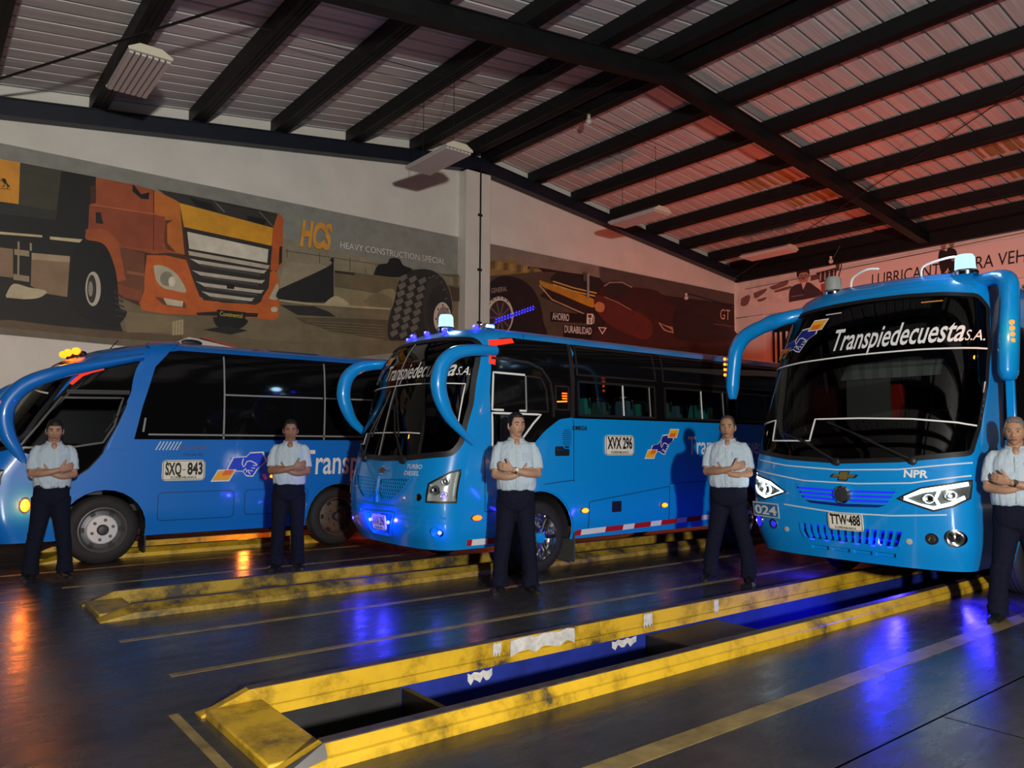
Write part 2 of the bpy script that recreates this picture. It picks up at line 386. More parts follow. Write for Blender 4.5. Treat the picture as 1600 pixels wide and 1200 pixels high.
for yy in (12.86, 7.74, 2.5, -2.7):
    for xa, xb in ((XL, RX), (RX, XW+.2)):
        b = MB(); sec = [(-.1, 0), (.1, 0), (.1, .02), (.075, .02), (.075, .25), (.1, .25), (.1, .27), (-.1, .27), (-.1, .25), (-.075, .25), (-.075, .02), (-.1, .02)]
        b.loft([[(x, yy+a, zr(x)+h) for a, h in sec] for x in (xa, xb)]); obj('rafter', b, M_BEAMB if yy > 12 else M_BEAM, CEIL, kind='structure', smooth=False)
b = MB(); b.box((XW-.08, 4, zr(XW)+.12), (.14, 17.8, .3)); obj('eaves_beam', b, M_BEAM, CEIL, kind='structure', smooth=False)

# conduit on the pillar, wires
M_BLACK = mat('black_plastic', (.008, .008, .008), .4)
c = thing('conduit', 'thin black conduit running up the white pillar', 'conduit', (9.16, 12.7, 0))
b = MB(); b.tube([(0, 0, 3.0), (0, 0, 6.9), (0, -.0, 7.2)], .018); obj('pipe', b, M_BLACK, c)
for z in (6.15, 5.0, 3.9):
    b = MB(); b.box((0, .012, z), (.11, .03, .05)); obj('clamp', b, M_BLACK, c, bev=.006)
c = thing('conduit', 'short grey pipe standing on the dark tyre mural right of the pillar', 'conduit', (12.45, 12.945, 0))
b = MB(); b.tube([(0, -.03, 4.85), (0, -.03, 5.42)], .03); obj('pipe', b, mat('grey_pipe', (.35, .33, .3), .5), c)
b = MB(); b.box((-.09, -.02, 5.33), (.1, .04, .2)); obj('junction_box', b, mat('brown_box', (.1, .07, .05), .6), c, bev=.006)
def wire(label, pts, r=.008, m=None, sag=0, cat='cable'):
    b = MB(); P = [Vector(p) for p in pts]
    if len(P) == 2 and sag:
        P = [P[0].lerp(P[1], t/14)-Vector((0, 0, sag*4*(t/14)*(1-t/14))) for t in range(15)]
    b.tube(P, r, 6); o = obj('cable', b, m or M_BLACK); tag(o, label, cat); return o
wire('long black cable crossing under the roof at upper left', [(-.02, 12.74, 5.93), (2.99, 7.8, 6.33)], .016)
wire('thin wire slung along the roof across the middle purlins', [(3.0, 9.3, 6.62), (9.4, 9.6, 7.3), (14.9, 9.3, 6.75), (17.8, 9.3, 6.4)], .006)
wire('thin diagonal brace wire under the right roof slope near the yellow sheets', [(12.4, 3.6, 6.72), (17.9, 12.8, 6.02)], .009)
wire('faint wire stretched along the lettered end wall', [(18.2, 12.6, 5.75), (18.2, 1.5, 6.0)], .007)

# hanging luminaires
M_LUM = mat('white_enamel', (.62, .58, .55), .45); M_LUMEND = mat('cream_end_plate', (.72, .68, .5), .5)
def luminaire(x, y, z, label):
    t = thing('hanging_luminaire', label, 'ceiling lamp', (x, y, z), 'hanging louvred luminaires')
    b = MB(); sec = [(-.24, 0), (.24, 0), (.24, .03), (.12, .10), (-.12, .10), (-.24, .03)]
    b.loft([[(a, yy, h) for a, h in sec] for yy in (-.62, .62)]); hs = obj('housing', b, M_LUM, t, smooth=False)
    for s in (-1, 1):
        b = MB(); b.prism([(a*1.02, s*.622, h*1.02) for a, h in sec], (0, s*.012, 0)); obj('end_plate', b, M_LUMEND, t, smooth=False)
    b = MB(); b.box((0, 0, -.003), (.44, 1.18, .004)); obj('louvre_gap_shade', b, mat('louvre_gap_grey', (.09, .08, .08), .6), t, smooth=False)  # dark sheet stands in for the shade in the slots between louvres
    for k in range(-3, 4):
        b = MB(); b.box((k*.068, 0, -.018), (.048, 1.2, .026)); obj('louvre', b, M_LUM, t, smooth=False)
    for yy in (.45, -.45):
        b = MB(); b.tube([(0, yy, .1), (0, yy, zr(x)+.5-z)], .005, 6); obj('suspension_wire', b, M_BLACK, t)
    return t
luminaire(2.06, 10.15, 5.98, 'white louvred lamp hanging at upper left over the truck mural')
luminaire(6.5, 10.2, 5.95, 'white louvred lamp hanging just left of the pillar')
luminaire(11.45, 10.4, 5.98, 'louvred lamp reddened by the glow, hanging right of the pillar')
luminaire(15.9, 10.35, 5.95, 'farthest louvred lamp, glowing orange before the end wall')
def lampholder(loc, label, wall):
    t = thing('lamp_holder', label, 'lamp', loc)
    b = MB(); b.ball((0, 0, 0), .06, 10, 8); obj('bulb', b, M_LUM, t)
    b = MB(); b.lathe([(.03, .05), (.035, .12)], seg=10); obj('socket', b, M_LUMEND, t)
    b = MB(); b.tube(catmull([(0, 0, .12), (wall[0]*.3, wall[1]*.3, .1), (wall[0], wall[1], wall[2])]), .01, 6); obj('cord', b, M_BLACK, t)
lampholder((16.0, 12.895, 5.28), 'small white lamp on a black cord above the dark car mural', (2.1, .05, .02))
lampholder((17.9, 9.9, 6.0), 'small white bulb hanging before the lettered end wall', (0, -.25, .35))
lampholder((9.42, 9.75, 7.24), 'small white lamp holder fixed under the ridge beam', (.0, 0, .14))
# ------------------------------------------------------------------ printed murals (flat prints on the walls)
_R = ((0.7847151632848732, -0.6198236082973629, 0.0063880441476348365), (-0.05200796409276892, -0.05556729662858793, 0.9970995172079444), (0.6176708542433584, 0.7827713396277535, 0.07584026421138107))
def wall_pt(px, py, axis, d):
    """where a measured point of the photograph lies on the wall plane"""
    a, b = (px-800)/FPX, -(py-600)/FPX
    v = [_R[0][i]*a+_R[1][i]*b+_R[2][i] for i in range(3)]
    t = d/v[axis]; return Vector((v[0]*t, v[1]*t, v[2]*t+CAM_H))
PM = {}
def pcol(r, g, b, k=.5):
    c = tuple(min(.85, x/k) for x in lin(r, g, b)); key = 'print_%d_%d_%d_%d' % (r, g, b, int(k*100))
    return mat(key, c, .6, noise_amt=.22, noise_scale=3.5)
class Print:
    def __init__(s, axis, d, conv, step, parent):
        s.axis, s.d, s.conv, s.parent = axis, d, conv, parent; s.k = 0; s.step = step; s.mb = MB(); s.mats = []
    def P(s, x, y):
        px, py = s.conv(x, y); return wall_pt(px, py, s.axis, s.d-s.k*s.step)
    def mi(s, m):
        if m not in s.mats: s.mats.append(m)
        return s.mats.index(m)
    def poly(s, pts, col, k=.5):
        s.k += 1; s.mb.add([s.P(x, y) for x, y in pts], [tuple(range(len(pts)))], s.mi(pcol(*col, k)))
    def smooth(s, pts, col, k=.5, n=5):
        q = catmull([(x, y, 0) for x, y in pts]+[(pts[0][0], pts[0][1], 0)], n)[:-1]; s.poly([(v.x, v.y) for v in q], col, k)
    def ell(s, cx, cy, rx, ry, col, k=.5, n=28, rot=0.0):
        c, sn = math.cos(rot), math.sin(rot)
        s.poly([(cx+rx*math.cos(2*PI*i/n)*c-ry*math.sin(2*PI*i/n)*sn, cy+rx*math.cos(2*PI*i/n)*sn+ry*math.sin(2*PI*i/n)*c) for i in range(n)], col, k)
    def line(s, pts, wd, col, k=.5):
        s.k += 1; vs = []; n = len(pts)
        for i, (x, y) in enumerate(pts):
            a = pts[max(0, i-1)]; b = pts[min(n-1, i+1)]; dx, dy = b[0]-a[0], b[1]-a[1]; l = math.hypot(dx, dy) or 1
            vs += [s.P(x-dy/l*wd/2, y+dx/l*wd/2), s.P(x+dy/l*wd/2, y-dx/l*wd/2)]
        s.mb.add(vs, [(2*i, 2*i+1, 2*i+3, 2*i+2) for i in range(n-1)], s.mi(pcol(*col, k)))
    def text(s, key, p0, p1, cap, col, k=.5, shear=0.0, up=None):
        """baseline from p0 to p1 (measured points); cap = capital height in metres"""
        s.k += 1; A, B = s.P(*p0), s.P(*p1); X = B-A; L = X.length; X.normalize()
        U = Vector((0, 0, 1)) if up is None else (s.P(*up)-A).normalized()
        word(s.mb, key, lambda x, y: A+X*x+U*y, cap, L, shear, s.mi(pcol(*col, k)))
    def done(s, name):
        o = obj(name, s.mb, s.mats, s.parent, smooth=False, fix=False); s.mb = MB(); s.mats = []; return o

Z7 = lambda x, y: (x*.3, 200+y*.3)
Z8 = lambda x, y: (420+x*.2375, 300+y*.2375)
ID = lambda x, y: (x, y)
M1 = thing('mural', 'wide printed mural of an orange tipper truck left of the white pillar', 'mural', (0, YW, 0))
x0, x1, z0, z1 = -3.5, 8.8, 2.93, 5.68
b = MB(); b.box(((x0+x1)/2, -.014, (z0+z1)/2), (x1-x0, .024, z1-z0)); obj('mural_panel', b, pcol(108, 108, 100), M1, smooth=False)
YP = YW-.026
p = Print(1, YP, Z7, .0004, None)
# ground and sky
p.poly([(-60, 780), (1500, 800), (2390, 760), (2390, 1130), (1600, 1225), (700, 1140), (-60, 1068)], (92, 80, 58))
p.poly([(1450, 560), (1560, 600), (2360, 780), (2360, 900), (1450, 900)], (112, 104, 84))
p.poly([(-60, 1068), (700, 1140), (700, 1115), (-60, 1030)], (84, 76, 62))
p.poly([(-60, 960), (300, 1000), (660, 1060), (950, 1080), (950, 1120), (500, 1090), (-60, 1030)], (74, 61, 42))
p.smooth([(1450, 830), (1650, 880), (2000, 905), (2380, 900), (2380, 1060), (1800, 1110), (1250, 1090), (1280, 990), (1440, 960)], (98, 86, 64))
p.poly([(640, 955), (945, 985), (955, 1065), (660, 1065)], (104, 91, 66)); p.poly([(895, 1010), (955, 995), (955, 1075), (895, 1080)], (140, 125, 92))
for i in range(4): p.line([(897+i*15, 1010), (897+i*15, 1078)], 2.5, (80, 70, 50))
# truck body
p.poly([(-60, 150), (500, 255), (490, 560), (440, 600), (400, 1000), (-60, 1000)], (20, 20, 17))
p.poly([(100, 183), (320, 222), (295, 430), (100, 420)], (50, 48, 37)); p.poly([(-60, 380), (100, 400), (300, 432), (290, 480), (-60, 440)], (34, 36, 30))
p.poly([(-60, 150), (105, 180), (97, 397), (-60, 375)], (172, 116, 34))
p.smooth([(4, 268), (18, 262), (30, 268), (36, 286), (48, 300), (50, 312), (42, 306), (36, 300), (30, 290), (20, 288), (10, 272)], (20, 16, 10))
p.line([(28, 290), (22, 300), (12, 308)], 4, (20, 16, 10)); p.line([(40, 302), (36, 314), (42, 318)], 4, (20, 16, 10)); p.line([(8, 272), (0, 276)], 4, (20, 16, 10)); p.line([(2, 314), (56, 320)], 2.5, (20, 16, 10))
for q in (((0, 540), (220, 558), (220, 570), (0, 553)), ((260, 565), (430, 580), (415, 597), (260, 580))): p.poly(q, (165, 152, 118))
for q in (((-60, 615), (68, 630), (68, 780), (-60, 765)), ((165, 650), (365, 668), (350, 880), (235, 862), (160, 822))): p.poly(q, (112, 92, 70))
p.poly([(165, 650), (365, 668), (363, 700), (165, 684)], (140, 122, 98))
for q in (((75, 630), (152, 640), (152, 670), (75, 660)), ((70, 760), (152, 772), (152, 802), (70, 790)), ((92, 590), (102, 591), (100, 770), (90, 768)), ((155, 598), (166, 600), (166, 640), (155, 638))): p.poly(q, (128, 114, 90))
p.smooth([(30, 870), (70, 812), (150, 830), (242, 850), (200, 885), (100, 892), (40, 887)], (150, 142, 115))
p.poly([(0, 880), (160, 895), (350, 900), (620, 1000), (640, 1060), (300, 1030), (-60, 985), (-60, 880)], (16, 15, 12))
# cab
p.poly([(470, 300), (700, 300), (1000, 380), (1440, 500), (1440, 980), (760, 940), (620, 880), (600, 620), (470, 520)], (60, 32, 20))
p.poly([(500, 258), (690, 293), (810, 325), (935, 385), (962, 660), (880, 650), (800, 655), (620, 620), (570, 560), (450, 575), (445, 530), (465, 520), (465, 402), (500, 388)], (128, 62, 32))
p.poly([(805, 322), (935, 385), (962, 660), (915, 648), (870, 600), (850, 480), (805, 440)], (154, 86, 30))
p.poly([(465, 402), (860, 462), (845, 640), (640, 615), (560, 540), (460, 522)], (118, 55, 30)); p.line([(800, 322), (800, 640)], 4, (60, 30, 18)); p.line([(470, 398), (850, 455)], 6, (150, 80, 48))
p.poly([(498, 438), (525, 440), (538, 500), (500, 496)], (24, 20, 16))
p.poly([(690, 295), (700, 300), (735, 345), (778, 335), (775, 372), (735, 368), (690, 330)], (14, 12, 10))
p.poly([(820, 320), (1000, 352), (1445, 445), (1452, 518), (1420, 520), (1180, 470), (935, 388)], (40, 38, 33))
for q in (((985, 360), (1100, 395), (1135, 440), (1020, 405)), ((1285, 455), (1390, 480), (1380, 505), (1290, 480))): p.poly(q, (15, 14, 12))
p.line([(1115, 380), (1170, 438)], 6, (90, 84, 72)); p.line([(1115, 385), (1280, 415), (1390, 440)], 4, (18, 17, 15)); p.line([(1350, 435), (1420, 510)], 5, (90, 84, 72))
p.poly([(935, 390), (1422, 520), (1420, 615), (958, 515)], (176, 122, 26))
p.poly([(1422, 520), (1450, 440), (1475, 470), (1470, 700), (1450, 742), (1400, 740)], (150, 70, 28)); p.poly([(1455, 620), (1470, 615), (1468, 700), (1452, 715)], (24, 20, 16))
p.poly([(860, 480), (900, 480), (870, 500), (872, 600), (915, 645), (870, 632), (852, 590)], (84, 42, 24))
p.smooth([(765, 662), (970, 688), (1040, 880), (1280, 915), (1360, 905), (1400, 758), (1447, 760), (1448, 985), (1350, 992), (1030, 976), (740, 950), (745, 840)], (158, 76, 27), n=2)
p.poly([(958, 515), (1418, 615), (1400, 830), (1352, 905), (1280, 917), (1060, 897), (1010, 800)], (34, 32, 29))
p.poly([(975, 540), (1398, 632), (1392, 702), (985, 628)], (178, 168, 150)); p.poly([(980, 640), (1405, 716), (1396, 735), (985, 662)], (152, 142, 125))
for i, (xa, ya, xb, yb) in enumerate(((1000, 690, 1385, 748), (1010, 750, 1375, 800), (1030, 808, 1370, 852), (1060, 860, 1320, 893))):
    p.poly([(xa-12, ya-10), (xa+30, ya-2), (xb-25, yb-8), (xb+5, yb-8), (xb-10, yb+10), (xa+35, ya+18)], (155, 146, 130)); p.line([(xa+45, ya+24), (xb-30, yb+18)], 12, (58, 55, 50))
p.poly([(1180, 810), (1222, 815), (1220, 840), (1182, 836)], (14, 13, 12))
p.smooth([(800, 716), (850, 718), (920, 760), (970, 852), (900, 845), (850, 832), (812, 790)], (150, 142, 120)); p.ell(868, 785, 34, 38, (110, 104, 88)); p.ell(895, 800, 18, 26, (176, 168, 146))
p.poly([(805, 878), (850, 885), (962, 905), (970, 937), (880, 928), (845, 915)], (92, 50, 24)); p.poly([(850, 885), (955, 903), (950, 932), (870, 922)], (165, 156, 132))
p.smooth([(1400, 890), (1445, 808), (1448, 890)], (150, 140, 118)); p.ell(1428, 945, 18, 14, (160, 150, 128))
p.poly([(1020, 962), (1130, 955), (1345, 965), (1340, 985), (1030, 975)], (24, 22, 18))
p.smooth([(450, 535), (540, 528), (620, 605), (655, 790), (612, 802), (590, 700), (540, 605), (450, 580)], (136, 66, 30))
p.poly([(622, 620), (752, 652), (752, 845), (732, 905), (612, 880), (610, 802), (655, 790)], (92, 52, 30)); p.line([(660, 750), (750, 765)], 14, (120, 76, 50)); p.poly([(605, 810), (740, 850), (735, 900), (610, 870)], (112, 56, 30))
p.smooth([(440, 582), (540, 605), (590, 700), (612, 802), (622, 930), (662, 962), (600, 1030), (480, 1000), (400, 950), (362, 860), (382, 640)], (11, 11, 10))
p.ell(485, 838, 40, 90, (150, 146, 132)); p.ell(478, 838, 24, 74, (40, 38, 34)); p.ell(472, 838, 12, 40, (120, 116, 104))
for i in range(5): p.line([(590+i*4, 850+i*32), (640+i*4, 880+i*26)], 7, (38, 36, 32))
p.smooth([(1110, 985), (1280, 995), (1268, 1035), (1200, 1052), (1130, 1032)], (12, 12, 10)); p.poly([(1060, 1050), (1180, 1030), (1290, 1055), (1200, 1075)], (24, 22, 18))
p.poly([(1130, 945), (1282, 960), (1275, 1000), (1130, 985)], (16, 15, 12)); p.text('cont', (1145, 977), (1262, 990), .075, (190, 160, 50))
p.done('truck_print').parent = M1
p.conv = Z8
p.line([(110, 385), (1255, 555)], 2.5, (60, 58, 50))
for x, y0, y1 in ((122, 372, 432), (335, 398, 465), (535, 428, 520), (637, 495, 540), (1255, 555, 630)): p.line([(x, y0), (x, y1)], 3, (50, 48, 42))
p.smooth([(65, 640), (110, 470), (240, 470), (390, 500), (380, 690), (70, 700)], (122, 112, 90))
p.smooth([(690, 545), (718, 482), (780, 468), (800, 436), (858, 440), (885, 482), (945, 512), (860, 560)], (20, 21, 20))
p.poly([(430, 515), (560, 530), (870, 572), (1255, 620), (1255, 720), (830, 690), (700, 662), (430, 620)], (86, 76, 54))
p.poly([(430, 515), (565, 532), (565, 548), (430, 532)], (44, 34, 28)); p.poly([(1190, 620), (1255, 632), (1255, 720), (1210, 715)], (62, 46, 38))
p.smooth([(430, 625), (540, 645), (690, 668), (760, 640), (830, 650), (820, 765), (430, 745)], (112, 101, 74)); p.smooth([(620, 720), (700, 670), (800, 690), (800, 760), (680, 760)], (98, 88, 64))
p.smooth([(65, 640), (390, 490), (402, 446), (430, 452), (426, 690), (350, 725), (70, 706)], (24, 24, 24)); p.line([(430, 455), (430, 690)], 5, (120, 110, 92))
p.smooth([(360, 738), (440, 684), (530, 745)], (148, 136, 106)); p.line([(70, 712), (250, 735), (420, 745), (800, 770)], 14, (140, 128, 98))
p.poly([(75, 742), (300, 752), (400, 790), (440, 820), (190, 808)], (32, 32, 31)); p.poly([(180, 825), (430, 828), (790, 842), (800, 975), (600, 945), (240, 862)], (74, 64, 46))
for i in range(9): p.line([(250+i*20, 850+i*9), (500+i*30, 862+i*11), (760, 880+i*9)], 3, (60, 51, 36) if i % 2 else (104, 92, 66))
# big tyre
p.smooth([(870, 560), (960, 512), (1060, 512), (1130, 556), (1190, 660), (1205, 800), (1160, 960), (1000, 975), (860, 975), (790, 965), (788, 850), (830, 700), (845, 620)], (34, 32, 30))
p.ell(1105, 760, 92, 215, (44, 42, 39)); p.ell(1118, 790, 80, 175, (36, 34, 32))
for r in range(8):
    for c in range(3):
        x = 858+c*62-r*9; y = 560+r*52+c*10
        if y < 960: p.poly([(x, y), (x+46, y-22), (x+56, y+6), (x+14, y+34)], (84, 80, 73))
for k in range(9):
    a = -1.9+k*.32; cx, cy = 1095+88*math.cos(a)*.95, 760+212*math.sin(a); p.line([(cx, cy), (cx-20, cy+10)], 8, (74, 70, 64))
p.ell(1142, 830, 58, 105, (172, 156, 142)); p.ell(1150, 838, 44, 84, (120, 104, 96)); p.ell(1158, 846, 26, 50, (60, 50, 46))
for k in range(8): p.ell(1146+46*math.cos(k*.785), 834+90*math.sin(k*.785), 5, 7, (70, 58, 52))
p.done('yard_and_tyre_print').parent = M1
p.text('hcs', (205, 347), (403, 375), .46, (176, 120, 44), shear=.1); p.done('lettering').parent = M1; p.text('heavy', (470, 368), (1160, 478), .125, (172, 172, 166))
p.done('lettering').parent = M1
for ch in list(M1.children):
    if ch.name != 'mural_panel' and ch.matrix_world.translation.length < 1e-6 and ch.name.split('.')[0] != 'mural_panel': ch.location = (0, -YW, 0)

ZA = lambda x, y: (750+x*.28125, 350+y*.28125)
M2 = thing('mural', 'dark printed mural of a tyre and a red car right of the white pillar', 'mural', (0, YW, 0))
b = MB(); b.box(((9.46+18.2)/2, -.014, 4.25), (18.2-9.46, .024, 2.75)); obj('mural_panel', b, pcol(34, 21, 19), M2, smooth=False)
p = Print(1, YP, ZA, .0004, None)
p.poly([(40, 106), (1412, 388), (1412, 440), (850, 330), (350, 245), (40, 215)], (104, 93, 82)); p.poly([(660, 235), (1412, 388), (1412, 445), (1050, 400), (850, 360), (670, 320)], (66, 56, 52))
p.smooth([(40, 190), (100, 205), (190, 200), (250, 245), (330, 250), (340, 310), (40, 300)], (112, 90, 52))
for i in range(7): p.poly([(60+i*36, 205+i*5), (84+i*36, 203+i*6), (84+i*36, 245+i*5), (60+i*36, 250+i*5)], (128, 106, 60) if i % 2 else (84, 66, 42))
p.poly([(40, 290), (330, 265), (450, 270), (400, 340), (330, 400), (600, 520), (600, 640), (40, 640)], (64, 54, 42))
p.smooth([(430, 262), (660, 300), (650, 372), (400, 322)], (32, 25, 24))
p.smooth([(330, 312), (640, 420), (632, 462), (590, 452), (470, 400), (345, 345)], (150, 108, 32)); p.line([(330, 340), (400, 420), (580, 500)], 7, (150, 125, 90))
for off in (0, 18): p.line([(405, 318+off), (520, 355+off), (650, 385+off)], 8, (162, 132, 66))
for i in range(6): p.ell(430+i*30, 402+i*12, 12, 7, (34, 26, 22))
p.smooth([(45, 330), (110, 292), (200, 296), (280, 345), (330, 430), (352, 540), (352, 640), (45, 640)], (27, 19, 21))
p.ell(108, 510, 78, 108, (168, 154, 138)); p.ell(112, 516, 64, 92, (44, 30, 34))
for k in range(10): p.line([(112, 520), (112+60*math.cos(k*.628), 520+86*math.sin(k*.628))], 9, (84, 66, 66))
for k in range(7): p.ell(108+71*math.cos(-2.7+k*.3), 508+100*math.sin(-2.7+k*.3), 4, 5, (60, 45, 42))
p.text('general', (62, 385), (150, 372), .11, (140, 120, 112))
p.smooth([(640, 402), (690, 330), (780, 318), (850, 350), (985, 372), (1060, 450), (1180, 500), (1380, 560), (1380, 680), (640, 660), (700, 540)], (46, 22, 20))
p.smooth([(632, 420), (660, 396), (760, 440), (930, 520), (960, 600), (900, 640), (720, 560), (650, 490)], (70, 30, 24)); p.smooth([(696, 372), (700, 330), (780, 322), (845, 352), (770, 412)], (34, 27, 26)); p.line([(690, 345), (720, 325), (790, 324), (845, 352)], 7, (120, 108, 98))
p.smooth([(636, 450), (660, 432), (692, 450), (682, 488), (645, 482)], (150, 104, 62)); p.line([(690, 405), (770, 438), (840, 478)], 5, (130, 104, 80))
p.smooth([(990, 545), (1022, 590), (1075, 606), (1102, 602), (1090, 580), (1030, 562)], (140, 112, 90)); p.smooth([(1005, 556), (1030, 586), (1070, 596), (1050, 578)], (40, 28, 26)); p.line([(1110, 605), (1120, 580), (1180, 592)], 5, (76, 56, 50))
p.smooth([(1080, 470), (1320, 540), (1400, 640), (1100, 640)], (30, 17, 17))
p.done('car_print').parent = M2
p.poly([(393, 488), (592, 500), (592, 552), (393, 540)], (16, 11, 10)); p.text('ahorro', (402, 530), (495, 540), .17, (188, 178, 165)); p.done('slogan_panel').parent = M2
p.poly([(465, 560), (622, 568), (622, 640), (465, 630)], (16, 11, 10)); p.text('dura', (470, 602), (620, 614), .17, (188, 178, 165)); p.done('slogan_panel').parent = M2
p.poly([(594, 497), (628, 499), (624, 558), (592, 556)], (190, 176, 160)); p.poly([(602, 504), (620, 505), (619, 522), (601, 521)], (60, 30, 26)); p.text('dollar', (602, 549), (618, 550), .10, (60, 30, 26)); p.line([(628, 505), (634, 520), (632, 550), (626, 552)], 4, (190, 176, 160)); p.done('pump_symbol').parent = M2
p.poly([(655, 572), (704, 576), (680, 614)], (190, 176, 160)); p.poly([(663, 577), (696, 580), (680, 605)], (64, 26, 22)); p.done('gem_symbol').parent = M2; p.text('gt', (1333, 528), (1388, 534), .30, (176, 140, 118), shear=.1); p.line([(1300, 555), (1410, 570)], 6, (84, 52, 46))
p.done('lettering').parent = M2
for ch in list(M2.children):
    if ch.name.split('.')[0] != 'mural_panel': ch.location = (0, -YW, 0)

# end wall banner
ZB = lambda x, y: (1140+x*.2875, 340+y*.2875)
M3 = thing('banner', 'white banner with black lettering and a portrait on the reddened end wall', 'banner', (XW, 0, 0))
b = MB(); b.box((-.012, 4.5, 5.42), (.02, 16.3, .86)); obj('banner_panel', b, mat('banner_white', (.8, .72, .66), .6), M3, smooth=False)
p = Print(0, XW-.022, ZB, .0004, None); K = .75
C = (206, 190, 180); D = (70, 52, 50)
p.smooth([(60, 330), (250, 288), (430, 246), (606, 212), (600, 300), (560, 370), (500, 425), (300, 462), (60, 488), (55, 400)], (214, 196, 186), K, 6)
p.line([(606, 212), (608, 262), (590, 330), (552, 385), (500, 428)], 7, (90, 60, 56), K)
p.poly([(470, 300), (585, 270), (575, 330), (490, 355)], (60, 46, 46), K)
for i in range(4): p.line([(495+i*24, 300-i*5), (493+i*24, 345-i*6)], 7, (190, 170, 160), K)
p.poly([(575, 222), (600, 217), (596, 285), (578, 292)], (84, 62, 60), K); p.poly([(440, 320), (490, 305), (480, 335), (440, 345)], (96, 70, 66), K)
p.poly([(495, 362), (590, 335), (560, 372), (500, 424)], (170, 60, 50), K)
for q in (((215, 378), (310, 340), (312, 365), (240, 392)), ((130, 410), (200, 385), (190, 408), (140, 440)), ((62, 440), (110, 420), (100, 470), (62, 480)), ((245, 395), (330, 372), (330, 385), (250, 408)), ((150, 446), (200, 432), (190, 448), (160, 458))): p.smooth(q, (120, 88, 82), K, 3)
p.smooth([(322, 460), (325, 400), (345, 372), (375, 360), (430, 352), (470, 378), (492, 395), (495, 425)], (66, 50, 54), K, 4)
p.smooth([(368, 318), (372, 292), (402, 268), (428, 284), (430, 330), (418, 352), (400, 362), (380, 350)], (176, 130, 112), K, 4); p.smooth([(366, 322), (366, 288), (402, 266), (432, 284), (432, 318), (422, 298), (385, 302), (374, 322)], (46, 34, 34), K, 4)
p.line([(384, 314), (396, 312)], 4, (50, 36, 34), K); p.line([(406, 312), (418, 310)], 4, (50, 36, 34), K); p.line([(392, 334), (412, 332)], 5, (80, 54, 48), K); p.poly([(388, 352), (400, 392), (418, 350)], (206, 190, 184), K)
p.line([(335, 430), (400, 420)], 5, (130, 110, 110), K)
p.done('portrait_print').parent = M3
up = lambda: None
A = wall_pt(1352, 450, 0, XW); B2_ = wall_pt(1496, 429, 0, XW)
p.k += 1; pm = MB(); zb = 5.30
y0 = 9.08; dxu = (A.y-B2_.y)/11.0
word(pm, 'lub', lambda x, y: Vector((XW-.03, y0-x, zb+y)), .29, 4.3, .08); obj('lettering', pm, mat('banner_black', (.02, .012, .012), .6), M3, smooth=False, fix=False).location = (-XW, 0, 0)
# two printed dark silhouettes with wide hats standing over the lettering
p.conv = ID
for cx, cy, s in ((1474, 404, 1.0), (1487, 402, 1.08)):
    p.smooth([(cx-8*s, cy-2), (cx-6*s, cy-12*s), (cx+1, cy-13*s), (cx+7*s, cy-8*s), (cx+8*s, cy+8*s), (cx+4*s, cy+20*s), (cx-4*s, cy+20*s)], (34, 26, 26), K, 4)
    p.line([(cx-1, cy+18), (cx-1, cy+34)], 4, (40, 26, 26), K); p.ell(cx, cy-20*s, 4, 6, (150, 104, 90), K); p.ell(cx-1, cy-25*s, 9, 3, (46, 36, 36), K); p.ell(cx-1, cy-28*s, 4, 3, (46, 36, 36), K)
p.ell(1489, 404, 3, 4.5, (150, 110, 70), K)
p.done('silhouette_print').parent = M3
for ch in list(M3.children):
    if ch.name.split('.')[0] in ('portrait_print', 'silhouette_print'): ch.location = (-XW, 0, 0)
# ------------------------------------------------------------------ bus body surface
def _interp(tab,q):
    # smooth monotone-ish (Catmull-Rom) interpolation of rows (q, a, b, ...)
    n=len(tab)
    if q<=tab[0][0]: return tab[0][1:]
    if q>=tab[-1][0]: return tab[-1][1:]
    i=0
    while q>tab[i+1][0]: i+=1
    a,b=tab[i],tab[i+1]; h=b[0]-a[0]; t=(q-a[0])/h
    out=[]
    for k in range(1,len(a)):
        dab=(b[k]-a[k])/h
        if i>0:
            c=tab[i-1]; d0=(a[k]-c[k])/(a[0]-c[0]); ma=0 if d0*dab<=0 else 2*d0*dab/(d0+dab)
        else: ma=dab
        if i+2<n:
            c=tab[i+2]; d1=(c[k]-b[k])/(c[0]-b[0]); mb=0 if d1*dab<=0 else 2*d1*dab/(d1+dab)
        else: mb=dab
        t2,t3=t*t,t*t*t
        out.append((2*t3-3*t2+1)*a[k]+(t3-2*t2+t)*h*ma+(-2*t3+3*t2)*b[k]+(t3-t2)*h*mb)
    return out
